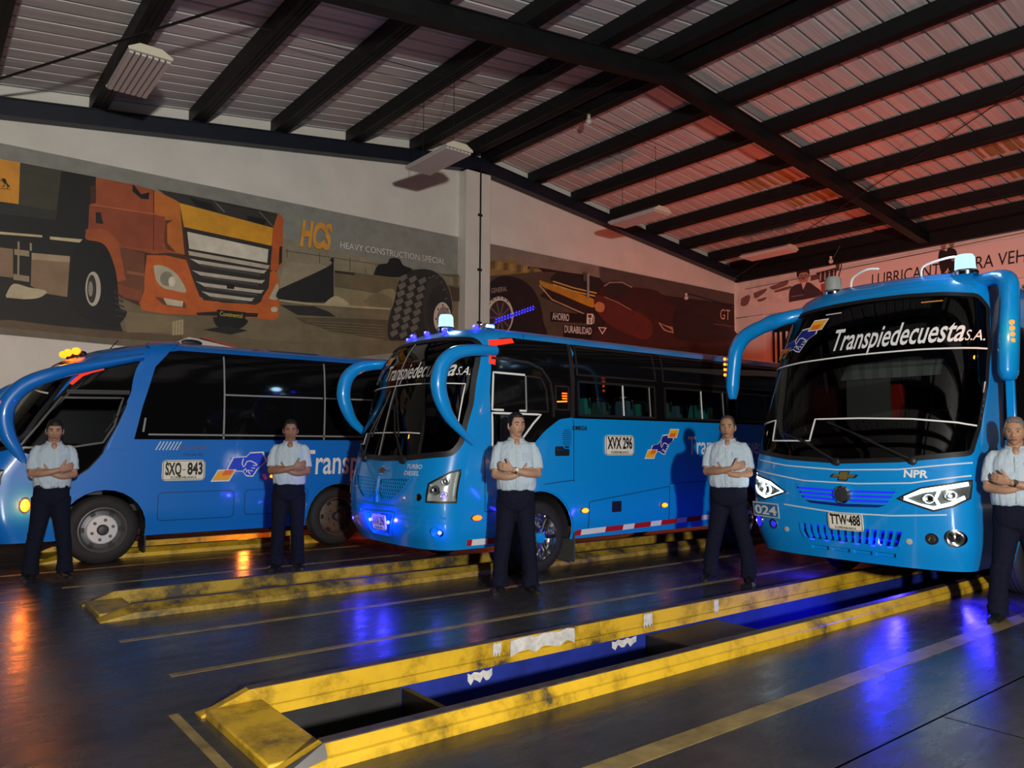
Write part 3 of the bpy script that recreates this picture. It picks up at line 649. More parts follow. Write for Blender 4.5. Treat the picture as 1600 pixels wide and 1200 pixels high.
class Shell:
    """bus body surface S(p,q): p runs round the plan outline (0 = front centre, >0 near side), q runs up the profile"""
    def __init__(s,x0,yc,L,tab,n=2.8,fade=1.2):
        s.x0,s.yc,s.L,s.tab,s.n,s.fade=x0,yc,L,tab,n,fade   # tab rows: q, z, front offset, half width, corner depth
        s.qlo,s.qhi=tab[0][0],tab[-1][0]
        s.P0=1.35; s.d0=0.5; s.pmax=s.P0+L-s.d0
    def loc(s,p,q):
        z,f,w,d=_interp(s.tab,q); a=abs(p); sg=1 if p>=0 else -1
        if a<s.P0:
            th=a/s.P0*math.pi/2
            v=w*math.sin(th)**(2/s.n); u=f+d*(1-max(0,math.cos(th))**(2/s.n))
        else:
            t=min(1,(a-s.P0)/s.fade); k=1-t*t*(3-2*t)
            u=s.d0+(a-s.P0)+(f+d-s.d0)*k; v=w
        return u,sg*v,z
    def S(s,p,q,off=0.0):
        u,v,z=s.loc(p,q); P=(s.x0+u,s.yc-v,z)
        if off:
            n=s.N(p,q); P=(P[0]+n[0]*off,P[1]+n[1]*off,P[2]+n[2]*off)
        return P
    def N(s,p,q):
        e=1e-3
        a,b=s.S(p-e,q),s.S(p+e,q); c,d=s.S(p,max(s.qlo,q-e)),s.S(p,min(s.qhi,q+e))
        A=[b[i]-a[i] for i in range(3)];B=[d[i]-c[i] for i in range(3)]
        n=(A[1]*B[2]-A[2]*B[1],A[2]*B[0]-A[0]*B[2],A[0]*B[1]-A[1]*B[0])
        l=math.sqrt(n[0]**2+n[1]**2+n[2]**2) or 1
        return (n[0]/l,n[1]/l,n[2]/l)
    def pu(s,u,q,sg=1):   # side point by distance from the nose
        lo,hi=0.0,s.pmax+2
        for _ in range(40):
            m=(lo+hi)/2
            if s.loc(m,q)[0]<u: lo=m
            else: hi=m
        return sg*lo
    def pv(s,v,q):        # front point by lateral position
        w=_interp(s.tab,q)[2]; r=min(1,abs(v)/w)
        return math.copysign(math.asin(r**(s.n/2))/(math.pi/2)*s.P0,v)
    def pts(s, side, poly, step=.06):
        """polygon in (u or v, q) on side 'n' (near), 'f' (far), 'F' (front) -> dense list of (p, q)"""
        out = []
        n = len(poly)
        for i in range(n):
            a, b = poly[i], poly[(i+1) % n]; k = max(1, int(math.hypot(b[0]-a[0], b[1]-a[1])/step))
            for j in range(k):
                t = j/k; x, q = a[0]+(b[0]-a[0])*t, a[1]+(b[1]-a[1])*t
                out.append(s.pq(side, x, q))
        return out
    def pq(s, side, x, q):
        if side == 'F': return (s.pv(x, q), q)
        return (s.pu(x, q, 1 if side == 'n' else -1), q)

def inside(pt, poly):
    x, y = pt; c = False; j = len(poly)-1
    for i in range(len(poly)):
        xi, yi = poly[i]; xj, yj = poly[j]
        if (yi > y) != (yj > y) and x < (xj-xi)*(y-yi)/(yj-yi)+xi: c = not c
        j = i
    return c
def round_poly(pts, r, n=4):
    out = []; m = len(pts)
    for i in range(m):
        p, a, b = Vector((*pts[i], 0)), Vector((*pts[i-1], 0)), Vector((*pts[(i+1) % m], 0))
        rr = r[i] if isinstance(r, (list, tuple)) else r
        la, lb = (a-p).length, (b-p).length; rr = min(rr, la*.45, lb*.45)
        if rr < 1e-4: out.append((p.x, p.y)); continue
        A = p+(a-p)/la*rr; B = p+(b-p)/lb*rr
        for k in range(n+1):
            t = k/n; v = A*(1-t)**2+p*2*t*(1-t)+B*t*t; out.append((v.x, v.y))
    return out
def cdt_mesh(outer, holes, grid):
    vs = []; ed = []
    for poly in ([outer] if outer else [])+holes:
        o = len(vs); n = len(poly); vs += [Vector(p) for p in poly]; ed += [(o+i, o+(i+1) % n) for i in range(n)]
    vs += [Vector(g) for g in grid]
    V, E, F, *_ = delaunay_2d_cdt(vs, ed, [], 0, 1e-5)
    keep = []
    for f in F:
        c = (sum(V[i].x for i in f)/len(f), sum(V[i].y for i in f)/len(f))
        if outer and not inside(c, outer): continue
        if any(inside(c, h) for h in holes): continue
        keep.append(tuple(f))
    return V, keep
def frange(a, b, st):
    n = max(1, int(math.ceil((b-a)/st))); return [a+(b-a)*i/n for i in range(n+1)]
def surf_mesh(B, name, mats, V, F, off=0.0, midx=None):
    used = sorted({i for f in F for i in f}); mp = {i: k for k, i in enumerate(used)}
    me = bpy.data.meshes.new(name)
    me.from_pydata([B.S(V[i].x, V[i].y, off) for i in used], [], [tuple(mp[i] for i in f) for f in F])
    for mt in (mats if isinstance(mats, (list, tuple)) else [mats]): me.materials.append(mt)
    me.polygons.foreach_set('use_smooth', [True]*len(me.polygons))
    me.normals_split_custom_set_from_vertices([B.N(V[i].x, min(V[i].y, B.qhi-.02)) for i in used])
    me.update(); return me
def body(B, name, mt, parent, holes):
    gp = [s*x for s in (1, -1) for x in frange(.001, B.P0+.35, .085)+frange(B.P0+.35, B.pmax, .22)[1:]]
    gq = frange(B.qlo, B.qhi, .085)
    V, F = cdt_mesh([(-B.pmax, B.qlo), (B.pmax, B.qlo), (B.pmax, B.qhi), (-B.pmax, B.qhi)], holes, [(p, q) for p in gp for q in gq if not any(inside((p, q), h) for h in holes)])
    return put(name, surf_mesh(B, name, mt, V, F), parent)
def patch(B, name, mt, parent, outer, holes=(), off=.004, step=.09, rim=.012):
    ps = [p for p, q in outer]; qs = [q for p, q in outer]
    g = [(p, q) for p in frange(min(ps), max(ps), step) for q in frange(min(qs), max(qs), step)]
    g = [x for x in g if inside(x, outer) and not any(inside(x, h) for h in holes)]
    V, F = cdt_mesh(outer, list(holes), g)
    o = put(name, surf_mesh(B, name, mt, V, F, off), parent)
    if rim:     # a closed edge so that the piece has thickness
        r = MB()
        for loop in [outer]+list(holes):
            n = len(loop); r.add([B.S(p, q, off) for p, q in loop]+[B.S(p, q, off-rim) for p, q in loop], [(i, (i+1) % n, n+(i+1) % n, n+i) for i in range(n)])
        bm = bmesh.new(); bm.from_mesh(o.data); me2 = r.mesh('rim', mt, smooth=False); bm.from_mesh(me2); bm.to_mesh(o.data); bm.free(); bpy.data.meshes.remove(me2)
    return o
def strip(B, mb, line, wd, off=.006, closed=False, m=0, th=.006, step=.05, side=None):
    """a raised band of width wd along a line of (p, q) points"""
    L = line
    if side:
        L = []
        src = line+[line[0]] if closed else line
        for i in range(len(src)-1):
            a, b = src[i], src[i+1]; k = max(1, int(math.hypot(b[0]-a[0], b[1]-a[1])/step))
            L += [B.pq(side, a[0]+(b[0]-a[0])*j/k, a[1]+(b[1]-a[1])*j/k) for j in range(k)]
        if not closed: L.append(B.pq(side, *src[-1]))
    n = len(L); vs = []
    for i in range(n):
        a = L[(i-1) % n] if closed else L[max(0, i-1)]; b = L[(i+1) % n] if closed else L[min(n-1, i+1)]
        P0 = Vector(B.S(*a)); P1 = Vector(B.S(*b)); T = (P1-P0).normalized(); N = Vector(B.N(*L[i])); S = T.cross(N).normalized(); C = Vector(B.S(*L[i]))
        vs += [C+S*wd/2+N*(off-th), C+S*wd/2+N*off, C-S*wd/2+N*off, C-S*wd/2+N*(off-th)]
    fs = []
    for i in range(n if closed else n-1):
        a, b = 4*i, 4*((i+1) % n)
        for k in range(4): fs.append((a+k, a+(k+1) % 4, b+(k+1) % 4, b+k))
    if not closed: fs += [(3, 2, 1, 0), (4*n-4, 4*n-3, 4*n-2, 4*n-1)]
    mb.add(vs, fs, m); return mb
def band(B, name, mt, parent, line, wd, side, off=.006, closed=False, th=.006):
    b = MB(); strip(B, b, line, wd, off, closed, 0, th, .05, side); return obj(name, b, mt, parent, sharp=.6)
def letters(B, name, mt, parent, items, off=.007):
    """items: (key, side, x0, q0, cap, width, shear)"""
    mb = MB()
    for key, side, x0, q0, cap, wd, sh in items:
        word(mb, key, lambda x, y: B.S(*B.pq(side, x0+x, q0+y), off), cap, wd, sh)
    return obj(name, mb, mt, parent, smooth=False, fix=False)
def on(B, side, x, q, off=0): return Vector(B.S(*B.pq(side, x, q), off))
def nrm(B, side, x, q): return Vector(B.N(*B.pq(side, x, q)))
def frame_at(B, side, x, q):
    N = nrm(B, side, x, q); Z = Vector((0, 0, 1)); X = Z.cross(N).normalized(); Y = N.cross(X); M = Matrix((X, Y, N)).transposed(); return M
def disc(B, mb, side, x, q, prof, seg=20, m=0, sx=1.0, sy=1.0):
    """lathe a profile [(r, height along the normal)] on the surface"""
    M = frame_at(B, side, x, q); C = on(B, side, x, q); vs = []
    for r, h in prof:
        for k in range(seg):
            t = 2*PI*k/seg; vs.append(C+M @ Vector((r*sx*math.cos(t), r*sy*math.sin(t), h)))
    n = len(prof); fs = [(i*seg+k, i*seg+(k+1) % seg, (i+1)*seg+(k+1) % seg, (i+1)*seg+k) for i in range(n-1) for k in range(seg)]
    fs += [tuple(reversed(range(seg))), tuple(range((n-1)*seg, n*seg))]
    return mb.add(vs, fs, m)
def flat_on(B, mb, side, x, q, pts, off, th=.004, m=0):
    M = frame_at(B, side, x, q); C = on(B, side, x, q)
    mb.prism([C+M @ Vector((a, b, off)) for a, b in pts], M @ Vector((0, 0, th)), m); return mb
def plate(B, side, x, q, wd, ht, parent, w1, w2=None, frame=None, off=.02):
    o = None
    b = MB(); r = round_poly([(-wd/2, -ht/2), (wd/2, -ht/2), (wd/2, ht/2), (-wd/2, ht/2)], .03*ht/.15); flat_on(B, b, side, x, q, r, off-.012, .012); o = obj('number_plate', b, M_PLATE, parent, smooth=False)
    b = MB(); M = frame_at(B, side, x, q); C = on(B, side, x, q); fn = lambda x0, y0: (lambda a, c: C+M @ Vector((x0+a, y0+c, off+.002)))
    if w2: word(b, w1, fn(-wd*.43, -ht*.20), ht*.58, wd*.37); word(b, w2, fn(wd*.08, -ht*.20), ht*.58, wd*.36); flat_on(B, b, side, x, q, [(-.012*wd/.5, 0), (.012*wd/.5, 0), (.012*wd/.5, .012), (-.012*wd/.5, .012)], off, .002)
    else: word(b, w1, fn(-wd*.43, -ht*.16), ht*.56, wd*.86)
    word(b, 'flo', fn(-wd*.30, -ht*.40), ht*.115, wd*.6)
    for sx in (-.4, .4): flat_on(B, b, side, x, q, [(sx*wd-.006, ht*.38), (sx*wd+.006, ht*.38), (sx*wd+.006, ht*.43), (sx*wd-.006, ht*.43)], off, .002)
    obj('plate_lettering', b, M_INK, o, smooth=False, fix=False)
    b = MB(); rr = round_poly([(-wd*.48, -ht*.46), (wd*.48, -ht*.46), (wd*.48, ht*.46), (-wd*.48, ht*.46)], .02)
    n = len(rr); vs = [C+M @ Vector((x_, y_, off+.002)) for x_, y_ in rr]+[C+M @ Vector((x_*.975, y_*.955, off+.002)) for x_, y_ in rr]
    b.add(vs, [(i, (i+1) % n, n+(i+1) % n, n+i) for i in range(n)]); obj('plate_border', b, M_INK, o, smooth=False, fix=False)
    return o

# paints
M_BLUE = mat('bus_blue_paint', lin(6, 140, 218), .32, coat=.8)
nt = M_BLUE.node_tree; pb = nt.nodes['Principled BSDF']; ge = nt.nodes.new('ShaderNodeNewGeometry'); mx = nt.nodes.new('ShaderNodeMix'); mx.data_type = 'RGBA'
mx.inputs['A'].default_value = (*lin(6, 140, 218), 1); mx.inputs['B'].default_value = (.012, .012, .014, 1); nt.links.new(ge.outputs['Backfacing'], mx.inputs['Factor']); nt.links.new(mx.outputs['Result'], pb.inputs['Base Color'])
M_BLUE2 = mat('bus_blue_mirror_paint', lin(6, 140, 218), .28, coat=.8)
M_BLUE1 = mat('old_bus_blue_paint', lin(6, 112, 205), .35, coat=.8)
nt = M_BLUE1.node_tree; pb = nt.nodes['Principled BSDF']; ge = nt.nodes.new('ShaderNodeNewGeometry'); mx = nt.nodes.new('ShaderNodeMix'); mx.data_type = 'RGBA'
mx.inputs['A'].default_value = (*lin(6, 112, 205), 1); mx.inputs['B'].default_value = (.012, .012, .014, 1); nt.links.new(ge.outputs['Backfacing'], mx.inputs['Factor']); nt.links.new(mx.outputs['Result'], pb.inputs['Base Color'])
M_FRIT = mat('black_gloss', (.004, .004, .0045), .06, spec=.35)
M_TRIM = mat('black_rubber', (.009, .009, .009), .5)
M_TRIMB = mat('brown_black_trim', (.02, .014, .013), .35)
M_GLASSD = glass('dark_tinted_glass', (.34, .36, .35)); M_GLASSM = glass('tinted_side_glass', (.5, .53, .53)); M_GLASSC = glass('clear_lens', (.93, .95, .96))
M_WHITE = mat('white_vinyl', (.78, .78, .76), .45); M_WHITED = mat('white_pinstripe', (.62, .66, .7), .45)
M_PLATE = mat('cream_plate', (.78, .74, .62), .45); M_INK = mat('black_ink', (.008, .008, .009), .5)
M_HOUSE = mat('bright_lamp_housing', (.42, .44, .42), .3, metal=.3)
M_CHROME = mat('chrome', (.75, .76, .78), .12, metal=1); M_DARKGREY = mat('dark_grey', (.03, .03, .032), .5)
M_RED = mat('red_reflector', (.85, .03, .015), .35, emit=(1, .04, .02), estr=.55)  # emission added so the reflector shows bright red
M_TAPER = mat('red_tape', (.42, .01, .015), .4); M_TAPEW = mat('white_tape', (.75, .74, .73), .4)
M_TYRE = mat('tyre_rubber', (.012, .012, .012), .75, noise_amt=.3, noise_scale=9)
M_RIM = mat('grey_steel_rim', (.42, .42, .43), .38, metal=.7); M_RIMB = mat('brown_rusty_rim', (.09, .05, .035), .6, noise_amt=.4, noise_scale=10)
M_YEL = mat('logo_yellow', lin(245, 175, 45), .45); M_ORA = mat('logo_orange', lin(240, 110, 20), .45); M_LBL = mat('logo_blue', lin(20, 70, 215), .45); M_NAVY = mat('logo_navy', lin(30, 36, 130), .45)
M_GOLD = mat('gold_emblem', (.62, .45, .16), .28, metal=.8)
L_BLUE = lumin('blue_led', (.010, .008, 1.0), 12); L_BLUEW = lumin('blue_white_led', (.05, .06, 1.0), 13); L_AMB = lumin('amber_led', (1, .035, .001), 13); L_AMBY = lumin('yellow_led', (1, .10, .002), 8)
L_WHITE = lumin('white_led', (.9, 1, .97), 4); L_STROBE = lumin('blue_white_strobe', (.42, .72, 1), 1.5); L_RED = lumin('red_led', (1, .05, .02), 7)

def wheel(parent, x, y, out, kind, r=.4):
    """out = -1: outer face towards the viewer's side"""
    w = MB(); wd = .22
    prof = [(.24, -wd/2+.02), (.30, -wd/2), (r-.03, -wd/2+.012), (r-.006, -wd/2+.04), (r, -wd/2+.06), (r-.006, -wd/2+.07), (r, -wd/2+.08), (r, -.012), (r-.008, -.008), (r-.008, .008), (r, .012), (r, wd/2-.08), (r-.006, wd/2-.07), (r, wd/2-.06), (r-.006, wd/2-.04), (r-.03, wd/2-.012), (.30, wd/2), (.24, wd/2-.02)]
    o = obj('wheel', w.lathe(prof, (0, 0, 0), 'Y', 40, 0, False, False), M_TYRE, parent); o.location = (x, y, r)
    rm = mat('dark_grey_rim', (.13, .13, .135), .45, metal=.4) if kind == 'steel' else M_CHROME if kind == 'chrome' else M_RIMB  # steel rims get a darker grey than their pale disc
    s = out
    b = MB(); b.lathe([(.252, s*(wd/2-.015)), (.262, s*(wd/2+.002)), (.25, s*(wd/2+.006)), (.235, s*(wd/2-.03)), (.215, s*(wd/2-.075)), (.16, s*(wd/2-.055)), (.06, s*(wd/2-.06))], (0, 0, 0), 'Y', 36, 0, False, True); obj('rim', b, rm, o, sharp=.5)
    if kind == 'steel':
        b = MB(); b.lathe([(.166, s*(wd/2-.058)), (.166, s*(wd/2-.026)), (.155, s*(wd/2-.018)), (.06, s*(wd/2-.014))], (0, 0, 0), 'Y', 36); obj('wheel_disc', b, mat('pale_wheel_disc', (.62, .62, .62), .35), o, sharp=.5)
    b = MB(); b.lathe([(.062, s*(wd/2-.03)), (.062, s*(wd/2+.03)), (.05, s*(wd/2+.045)), (.025, s*(wd/2+.05))], (0, 0, 0), 'Y', 18); obj('hub', b, M_DARKGREY if kind != 'chrome' else M_BLUE2, o)
    b = MB()
    for k in range(6):
        a = k*PI/3+.3; b.lathe([(.018, s*(wd/2-.022)), (.018, s*(wd/2+.012)), (.01, s*(wd/2+.016))], (.115*math.cos(a), 0, .115*math.sin(a)), 'Y', 6)
    n = obj('wheel_nuts', b, rm, o, sharp=.4); n['kind'] = 'stuff'
    b = MB()
    for k in range(6):
        a = k*PI/3; b.box((.198*math.cos(a), s*(wd/2-.052), .198*math.sin(a)), (.055, .02, .03), R=Matrix.Rotation(-a+PI/2, 3, 'Y'))
    if kind != 'chrome': n = obj('vent_holes', b, M_INK, o, smooth=False); n['kind'] = 'stuff'
    else:
        for k in range(6):
            a = k*PI/3; b2 = MB(); b2.tube([(.06*math.cos(a), s*wd/2, .06*math.sin(a)), (.23*math.cos(a), s*(wd/2-.01), .23*math.sin(a))], .022, 8); obj('spoke', b2, M_CHROME, o)
    return o
def seat(parent, x, y, m, h=1.0, face=-1, z=.75):
    b = MB(); b.loft([[(x+face*-.02*k+.0, y+a*(1-.12*k*k), z+.42*0+.1+k*.34*h) for a in (-.2, -.17, .17, .2)]+[(x+.1-face*.02*k, y+a*(1-.12*k*k), z+.1+k*.34*h) for a in (.2, .17, -.17, -.2)] for k in (0, .6, 1.2, 1.7, 2.0)])
    b.box((x-.2, y, z+.12), (.42, .42, .12)); o = obj('seat', b, m, parent, bev=.03)
    h_ = MB(); h_.tube(catmull([(x+.08, y-.16, z+.76), (x+.06, y-.15, z+.9), (x+.06, y+.15, z+.9), (x+.08, y+.16, z+.76)], 5), .013, 6); obj('grab_rail', h_, M_CHROME, o)
    return o
def logo(B, side, x, q, s, parent, full=True, off=.006):
    """two parallelograms and a handshake, as on the company badge; s = size of one unit"""
    M = frame_at(B, side, x, q); C = on(B, side, x, q); mb = MB(); lay = [0]
    def pp(pts, m):
        lay[0] += 1; o_ = off+lay[0]*.0012
        mb.add([on(B, side, x+a*s, q+b*s, o_) for a, b in pts], [tuple(range(len(pts)))], m)
    def ln(pts, wd, m):
        lay[0] += 1; o_ = off+lay[0]*.0012; n = len(pts); vs = []
        for i, (a, b) in enumerate(pts):
            p, r = pts[max(0, i-1)], pts[min(n-1, i+1)]; dx, dy = r[0]-p[0], r[1]-p[1]; l = math.hypot(dx, dy) or 1
            for sg in (1, -1): vs.append(on(B, side, x+(a-sg*dy/l*wd/2)*s, q+(b+sg*dx/l*wd/2)*s, o_))
        mb.add(vs, [(2*i, 2*i+1, 2*i+3, 2*i+2) for i in range(n-1)], m)
    arm = [(-.62, -.18), (-.42, .22), (-.02, .24), (.1, .36), (.5, .38), (.62, .1), (.34, -.14), (.2, -.36), (.0, -.34), (-.12, -.2)]
    if full: arm = [(-.78, -.28), (-.6, .02), (-.3, .06), (-.12, .2), (.0, .4), (.2, .42), (.42, .44), (.66, .4), (.62, .2), (.36, .06), (.22, -.16), (.1, -.34), (-.06, -.3), (-.2, -.22)]
    pp([(a*1.09, b*1.12) for a, b in arm], 3); pp(arm, 2)
    def para(cx, cy, w_, h_, k_):
        pp([(cx-w_-k_-.04, cy-h_-.04), (cx+w_-k_+.03, cy-h_-.04), (cx+w_+k_+.05, cy+h_+.04), (cx-w_+k_-.02, cy+h_+.04)], 3)
        pp([(cx-w_-k_, cy-h_), (cx+w_-k_, cy-h_), (cx+w_+k_, cy+h_), (cx-w_+k_, cy+h_)], 0)
    para(-.74, -.34, .26, .15, .1); pp([(-.8, -.34), (-.5, -.32), (-.42, -.16), (-.7, -.17)], 1)
    if full: para(.66, .52, .26, .15, .08); pp([(.4, .36), (.74, .36), (.8, .54), (.46, .52)], 1)
    wdt = .035
    ln([(-.12, .2), (-.16, .02), (-.1, -.08), (-.05, .0), (.0, .1), (.12, .12), (.26, .05), (.34, .0)], wdt, 3)
    for i in range(4): ln([(.34-i*.07, -.03-i*.09), (.2-i*.05, -.03-i*.08)], wdt*.8, 3)
    ln([(-.12, -.2), (-.04, -.13), (.0, -.22)], wdt, 3); ln([(-.02, -.25), (.05, -.17), (.08, -.28)], wdt, 3)
    return obj('company_emblem', mb, [M_YEL, M_ORA, M_NAVY if full else M_LBL, M_WHITE], parent, smooth=False, fix=False)
def beacon(parent, loc, lit=True):
    b = MB(); b.lathe([(.11, 0), (.115, .03), (.10, .05)], loc, 'Z', 20); o = obj('beacon_base', b, M_CHROME, parent)
    b = MB(); b.lathe([(.094, .05), (.09, .08), (.085, .17), (.07, .2), (.03, .205)], loc, 'Z', 20); obj('beacon_dome', b, L_STROBE if lit else mat('smoky_lens', (.30, .31, .28), .15, spec=.8), o)
    if lit: lamp('beacon_light', 'POINT', (loc[0]-.02, loc[1], loc[2]+.30), (.4, .7, 1), 9, .08)
    return o
# ------------------------------------------------------------------ buses
def arch(B, u, r, zc=.4, sg=1):
    return [B.pq('n' if sg > 0 else 'f', u+r*math.cos(a), max(B.qlo-.05, zc+r*math.sin(a))) if False else (B.pu(u+r*math.cos(a), max(B.qlo, zc+r*math.sin(a)), sg), max(B.qlo-.03, zc+r*math.sin(a))) for a in [PI*1.18-k*(PI*1.36)/22 for k in range(23)]]
def recess(B, name, parent, poly, depth, mt, wall_mt=None):
    o = patch(B, name, mt, parent, poly, off=-depth, rim=0)
    r = MB(); n = len(poly)
    r.add([B.S(p, q, 0) for p, q in poly]+[B.S(p, q, -depth) for p, q in poly], [(i, (i+1) % n, n+(i+1) % n, n+i) for i in range(n)])
    bm = bmesh.new(); bm.from_mesh(o.data); me2 = r.mesh('rim', mt, smooth=False); 
    for p in me2.polygons: p.material_index = 0
    bm.from_mesh(me2); bm.to_mesh(o.data); bm.free(); bpy.data.meshes.remove(me2); return o
def lattice(B, name, mt, parent, side, poly, px, pq, wd, off, slope=.55):
    mb = MB(); xs = [a for a, b in poly]; qs = [b for a, b in poly]; x0, x1, q0, q1 = min(xs), max(xs), min(qs), max(qs)
    for sg in (1, -1):
        c = -1.5
        while c < 1.5:
            run = []
            for k in range(41):
                q = q0+(q1-q0)*k/40; x = (x0+x1)/2+c+sg*(q-q0)*slope/(pq/px)
                if inside((x, q), poly): run.append((x, q))
                else:
                    if len(run) > 3: strip(B, mb, [B.pq(side, *run[0]), B.pq(side, *run[len(run)//2]), B.pq(side, *run[-1])], wd, off, th=.006)
                    run = []
            if len(run) > 3: strip(B, mb, [B.pq(side, *run[0]), B.pq(side, *run[len(run)//2]), B.pq(side, *run[-1])], wd, off, th=.006)
            c += px
    o = obj(name, mb, mt, parent, smooth=False); o['kind'] = 'stuff'; return o
def rear_and_floor(B, parent, mt, w=.95, zf=.62):
    b = MB(); ring = [B.S(B.pmax, q) for q in frange(B.qlo, B.qhi, .12)]+[B.S(-B.pmax, q) for q in frange(B.qlo, B.qhi, .12)[::-1][1:]]
    b.add(ring, [tuple(range(len(ring)))]); obj('rear_panel', b, mt, parent, smooth=False)
    b = MB(); b.box((B.x0+B.L/2+.1, B.yc, zf), (B.L-.45, 2*w-.46, .08)); b.box((B.x0+B.L/2+.3, B.yc-.35, .5), (B.L-1.2, .1, .18)); b.box((B.x0+B.L/2+.3, B.yc+.35, .5), (B.L-1.2, .1, .18)); o = obj('chassis', b, M_INK, parent, smooth=False)
def well(B, parent, x, sg, r=.5, zc=.4, w=1.0):
    b = MB(); y0 = B.yc-sg*(w-.03); y1 = B.yc-sg*(w-.42); n = 16; vs = []
    for k in range(n+1):
        a = -.1+(PI+.2)*k/n
        for y in (y0, y1): vs.append((x+r*math.cos(a), y, zc+r*math.sin(a)))
    b.add(vs, [(2*i, 2*i+1, 2*i+3, 2*i+2) for i in range(n)]); obj('wheel_well', b, M_DARKGREY, parent)
def mirror_x(poly): return [(-x, q) for x, q in poly][::-1]
def sweep_arm(name, parent, pts, radii, mt, n=7, seg=14):
    P = catmull(pts, n); b = MB(); b.tube(P, resample(radii, len(P)), seg, up=(0, 1, 0)); return obj(name, b, mt, parent)
def leds(name, parent, pts, r, mt, flat=None):
    for p in pts:
        b = MB(); b.ball(p, r if flat is None else flat, 10, 6); obj(name, b, mt, parent)
def bowtie(B, side, x, q, wd, parent, gold=True):
    h = wd*.34; out = [(-.5, -.42), (-.42, .12), (-.16, .12), (-.13, .5), (.2, .5), (.17, .12), (.5, .12), (.42, -.42+.3), (.16, -.12), (.13, -.5), (-.2, -.5), (-.17, -.12), (-.46, -.12)]
    out = [(-.5, -.16), (-.40, .16), (-.17, .16), (-.14, .46), (.19, .46), (.16, .16), (.5, .16), (.40, -.16), (.16, -.16), (.13, -.46), (-.20, -.46), (-.17, -.16)]
    b = MB(); flat_on(B, b, side, x, q, [(a*wd, c*wd*.36) for a, c in out], .002, .012); o = obj('bowtie_emblem', b, M_INK if gold else M_CHROME, parent, smooth=False)
    b = MB(); flat_on(B, b, side, x, q, [(a*wd*.86, c*wd*.30) for a, c in out], .014, .004); obj('emblem_face', b, M_GOLD if gold else mat('dull_emblem', (.14, .08, .06), .3, metal=.6), o, smooth=False)
    return o
def tape(B, parent, segs, q, h, side='n'):
    for i, (a, b_, c) in enumerate(segs):
        p = patch(B, 'reflective_tape', c, parent, B.pts(side, [(a, q(a)), (b_, q(b_)), (b_, q(b_)+h), (a, q(a)+h)]), off=.005, rim=.004)
def sidelamp(B, parent, side, x, q, w, h, mt, glow=None):
    b = MB(); disc(B, b, side, x, q, [(w*1.12, 0), (w*1.1, .012), (w, .016)], 16, 0, 1, h/w); o = obj('marker_lamp', b, M_TRIM, parent)
    b = MB(); disc(B, b, side, x, q, [(w, .014), (w*.9, .026), (w*.5, .03)], 16, 0, 1, h/w); obj('marker_lens', b, mt, o)

# ============ bus 3: nearest, at the right, seen from the front
B = B3 = Shell(6.95, 3.84, 7.0, [(.36, .36, .12, 1.02, .35), (.6, .6, .04, 1.07, .36), (1.0, 1.0, 0, 1.08, .38), (1.4, 1.4, .08, 1.08, .42), (1.9, 1.9, .25, 1.08, .46), (2.4, 2.4, .44, 1.07, .5), (2.8, 2.82, .64, 1.03, .5), (3.0, 3.03, .78, .96, .5), (3.15, 3.14, .95, .8, .45), (3.6, 3.2, 1.3, .001, .2)])
T = thing('bus', 'blue bus at the right seen head-on with white-lit headlamps and plate TTW-488', 'bus', (0, 0, 0), 'company buses')
WS = round_poly([(-1.05, 1.38), (-.55, 1.315), (0, 1.29), (.55, 1.315), (1.05, 1.38), (1.07, 1.6), (1.075, 2.0), (1.06, 2.4), (1.02, 2.72), (.95, 2.83), (.7, 2.86), (.35, 2.88), (0, 2.885), (-.35, 2.88), (-.7, 2.86), (-.95, 2.83), (-1.02, 2.72), (-1.06, 2.4), (-1.075, 2.0), (-1.07, 1.6)], .03, 2)
ws = B.pts('F', WS, .08)
GR = [(-.47, 1.065), (.0, 1.045), (.61, 1.075), (.5, .905), (.42, .88), (0, .87), (-.24, .885), (-.33, .915)]
GRm = [(-.5, 1.06), (-.25, 1.05), (0, 1.045), (.25, 1.05), (.5, 1.06), (.40, .91), (.33, .885), (0, .87), (-.33, .885), (-.40, .91)]
GRm = [(x+.05, q) for x, q in GRm]
HL = [(.55, .975), (.74, 1.075), (.95, 1.12), (1.065, 1.15), (1.06, 1.0), (.97, .93), (.83, .885)]
LG = [(x+.08, q) for x, q in round_poly([(-.5, .68), (.5, .68), (.43, .54), (-.43, .54)], .02)]
SLOT = [[(x0, .475), (x0+.19, .475), (x0+.18, .435), (x0+.01, .435)] for x0 in (-.33, -.12, .09, .30)]
FOG = [[(x+.075*math.cos(a), .655+.075*math.sin(a)) for a in [2*PI*k/18 for k in range(18)]] for x in (.96, -.96)]
FOG2 = [[(x+.05*math.cos(a), .64+.05*math.sin(a)) for a in [2*PI*k/14 for k in range(14)]] for x in (.80, -.74)]
holes = [ws]+[B.pts('F', g) for g in [GRm, HL, mirror_x(HL), LG]+SLOT+FOG+FOG2]+[arch(B, 1.8, .5), arch(B, 1.8, .5, sg=-1), arch(B, 5.3, .5)]
body(B, 'body', M_BLUE, T, holes)
patch(B, 'windscreen', M_GLASSD, T, ws, off=-.004, rim=0)
band(B, 'windscreen_seal', M_TRIM, T, WS, .045, 'F', .006, True)
b = MB(); strip(B, b, [(x, 2.72) for x in frange(-1.0, 1.0, .1)], .26, -.012, False, 0, .004, .06, 'F'); obj('sun_band', b, M_FRIT, T)
b = MB(); strip(B, b, [(x, 2.51) for x in frange(-1.04, 1.04, .1)], .30, -.012, False, 0, .004, .06, 'F'); obj('sun_band', b, M_FRIT, T)
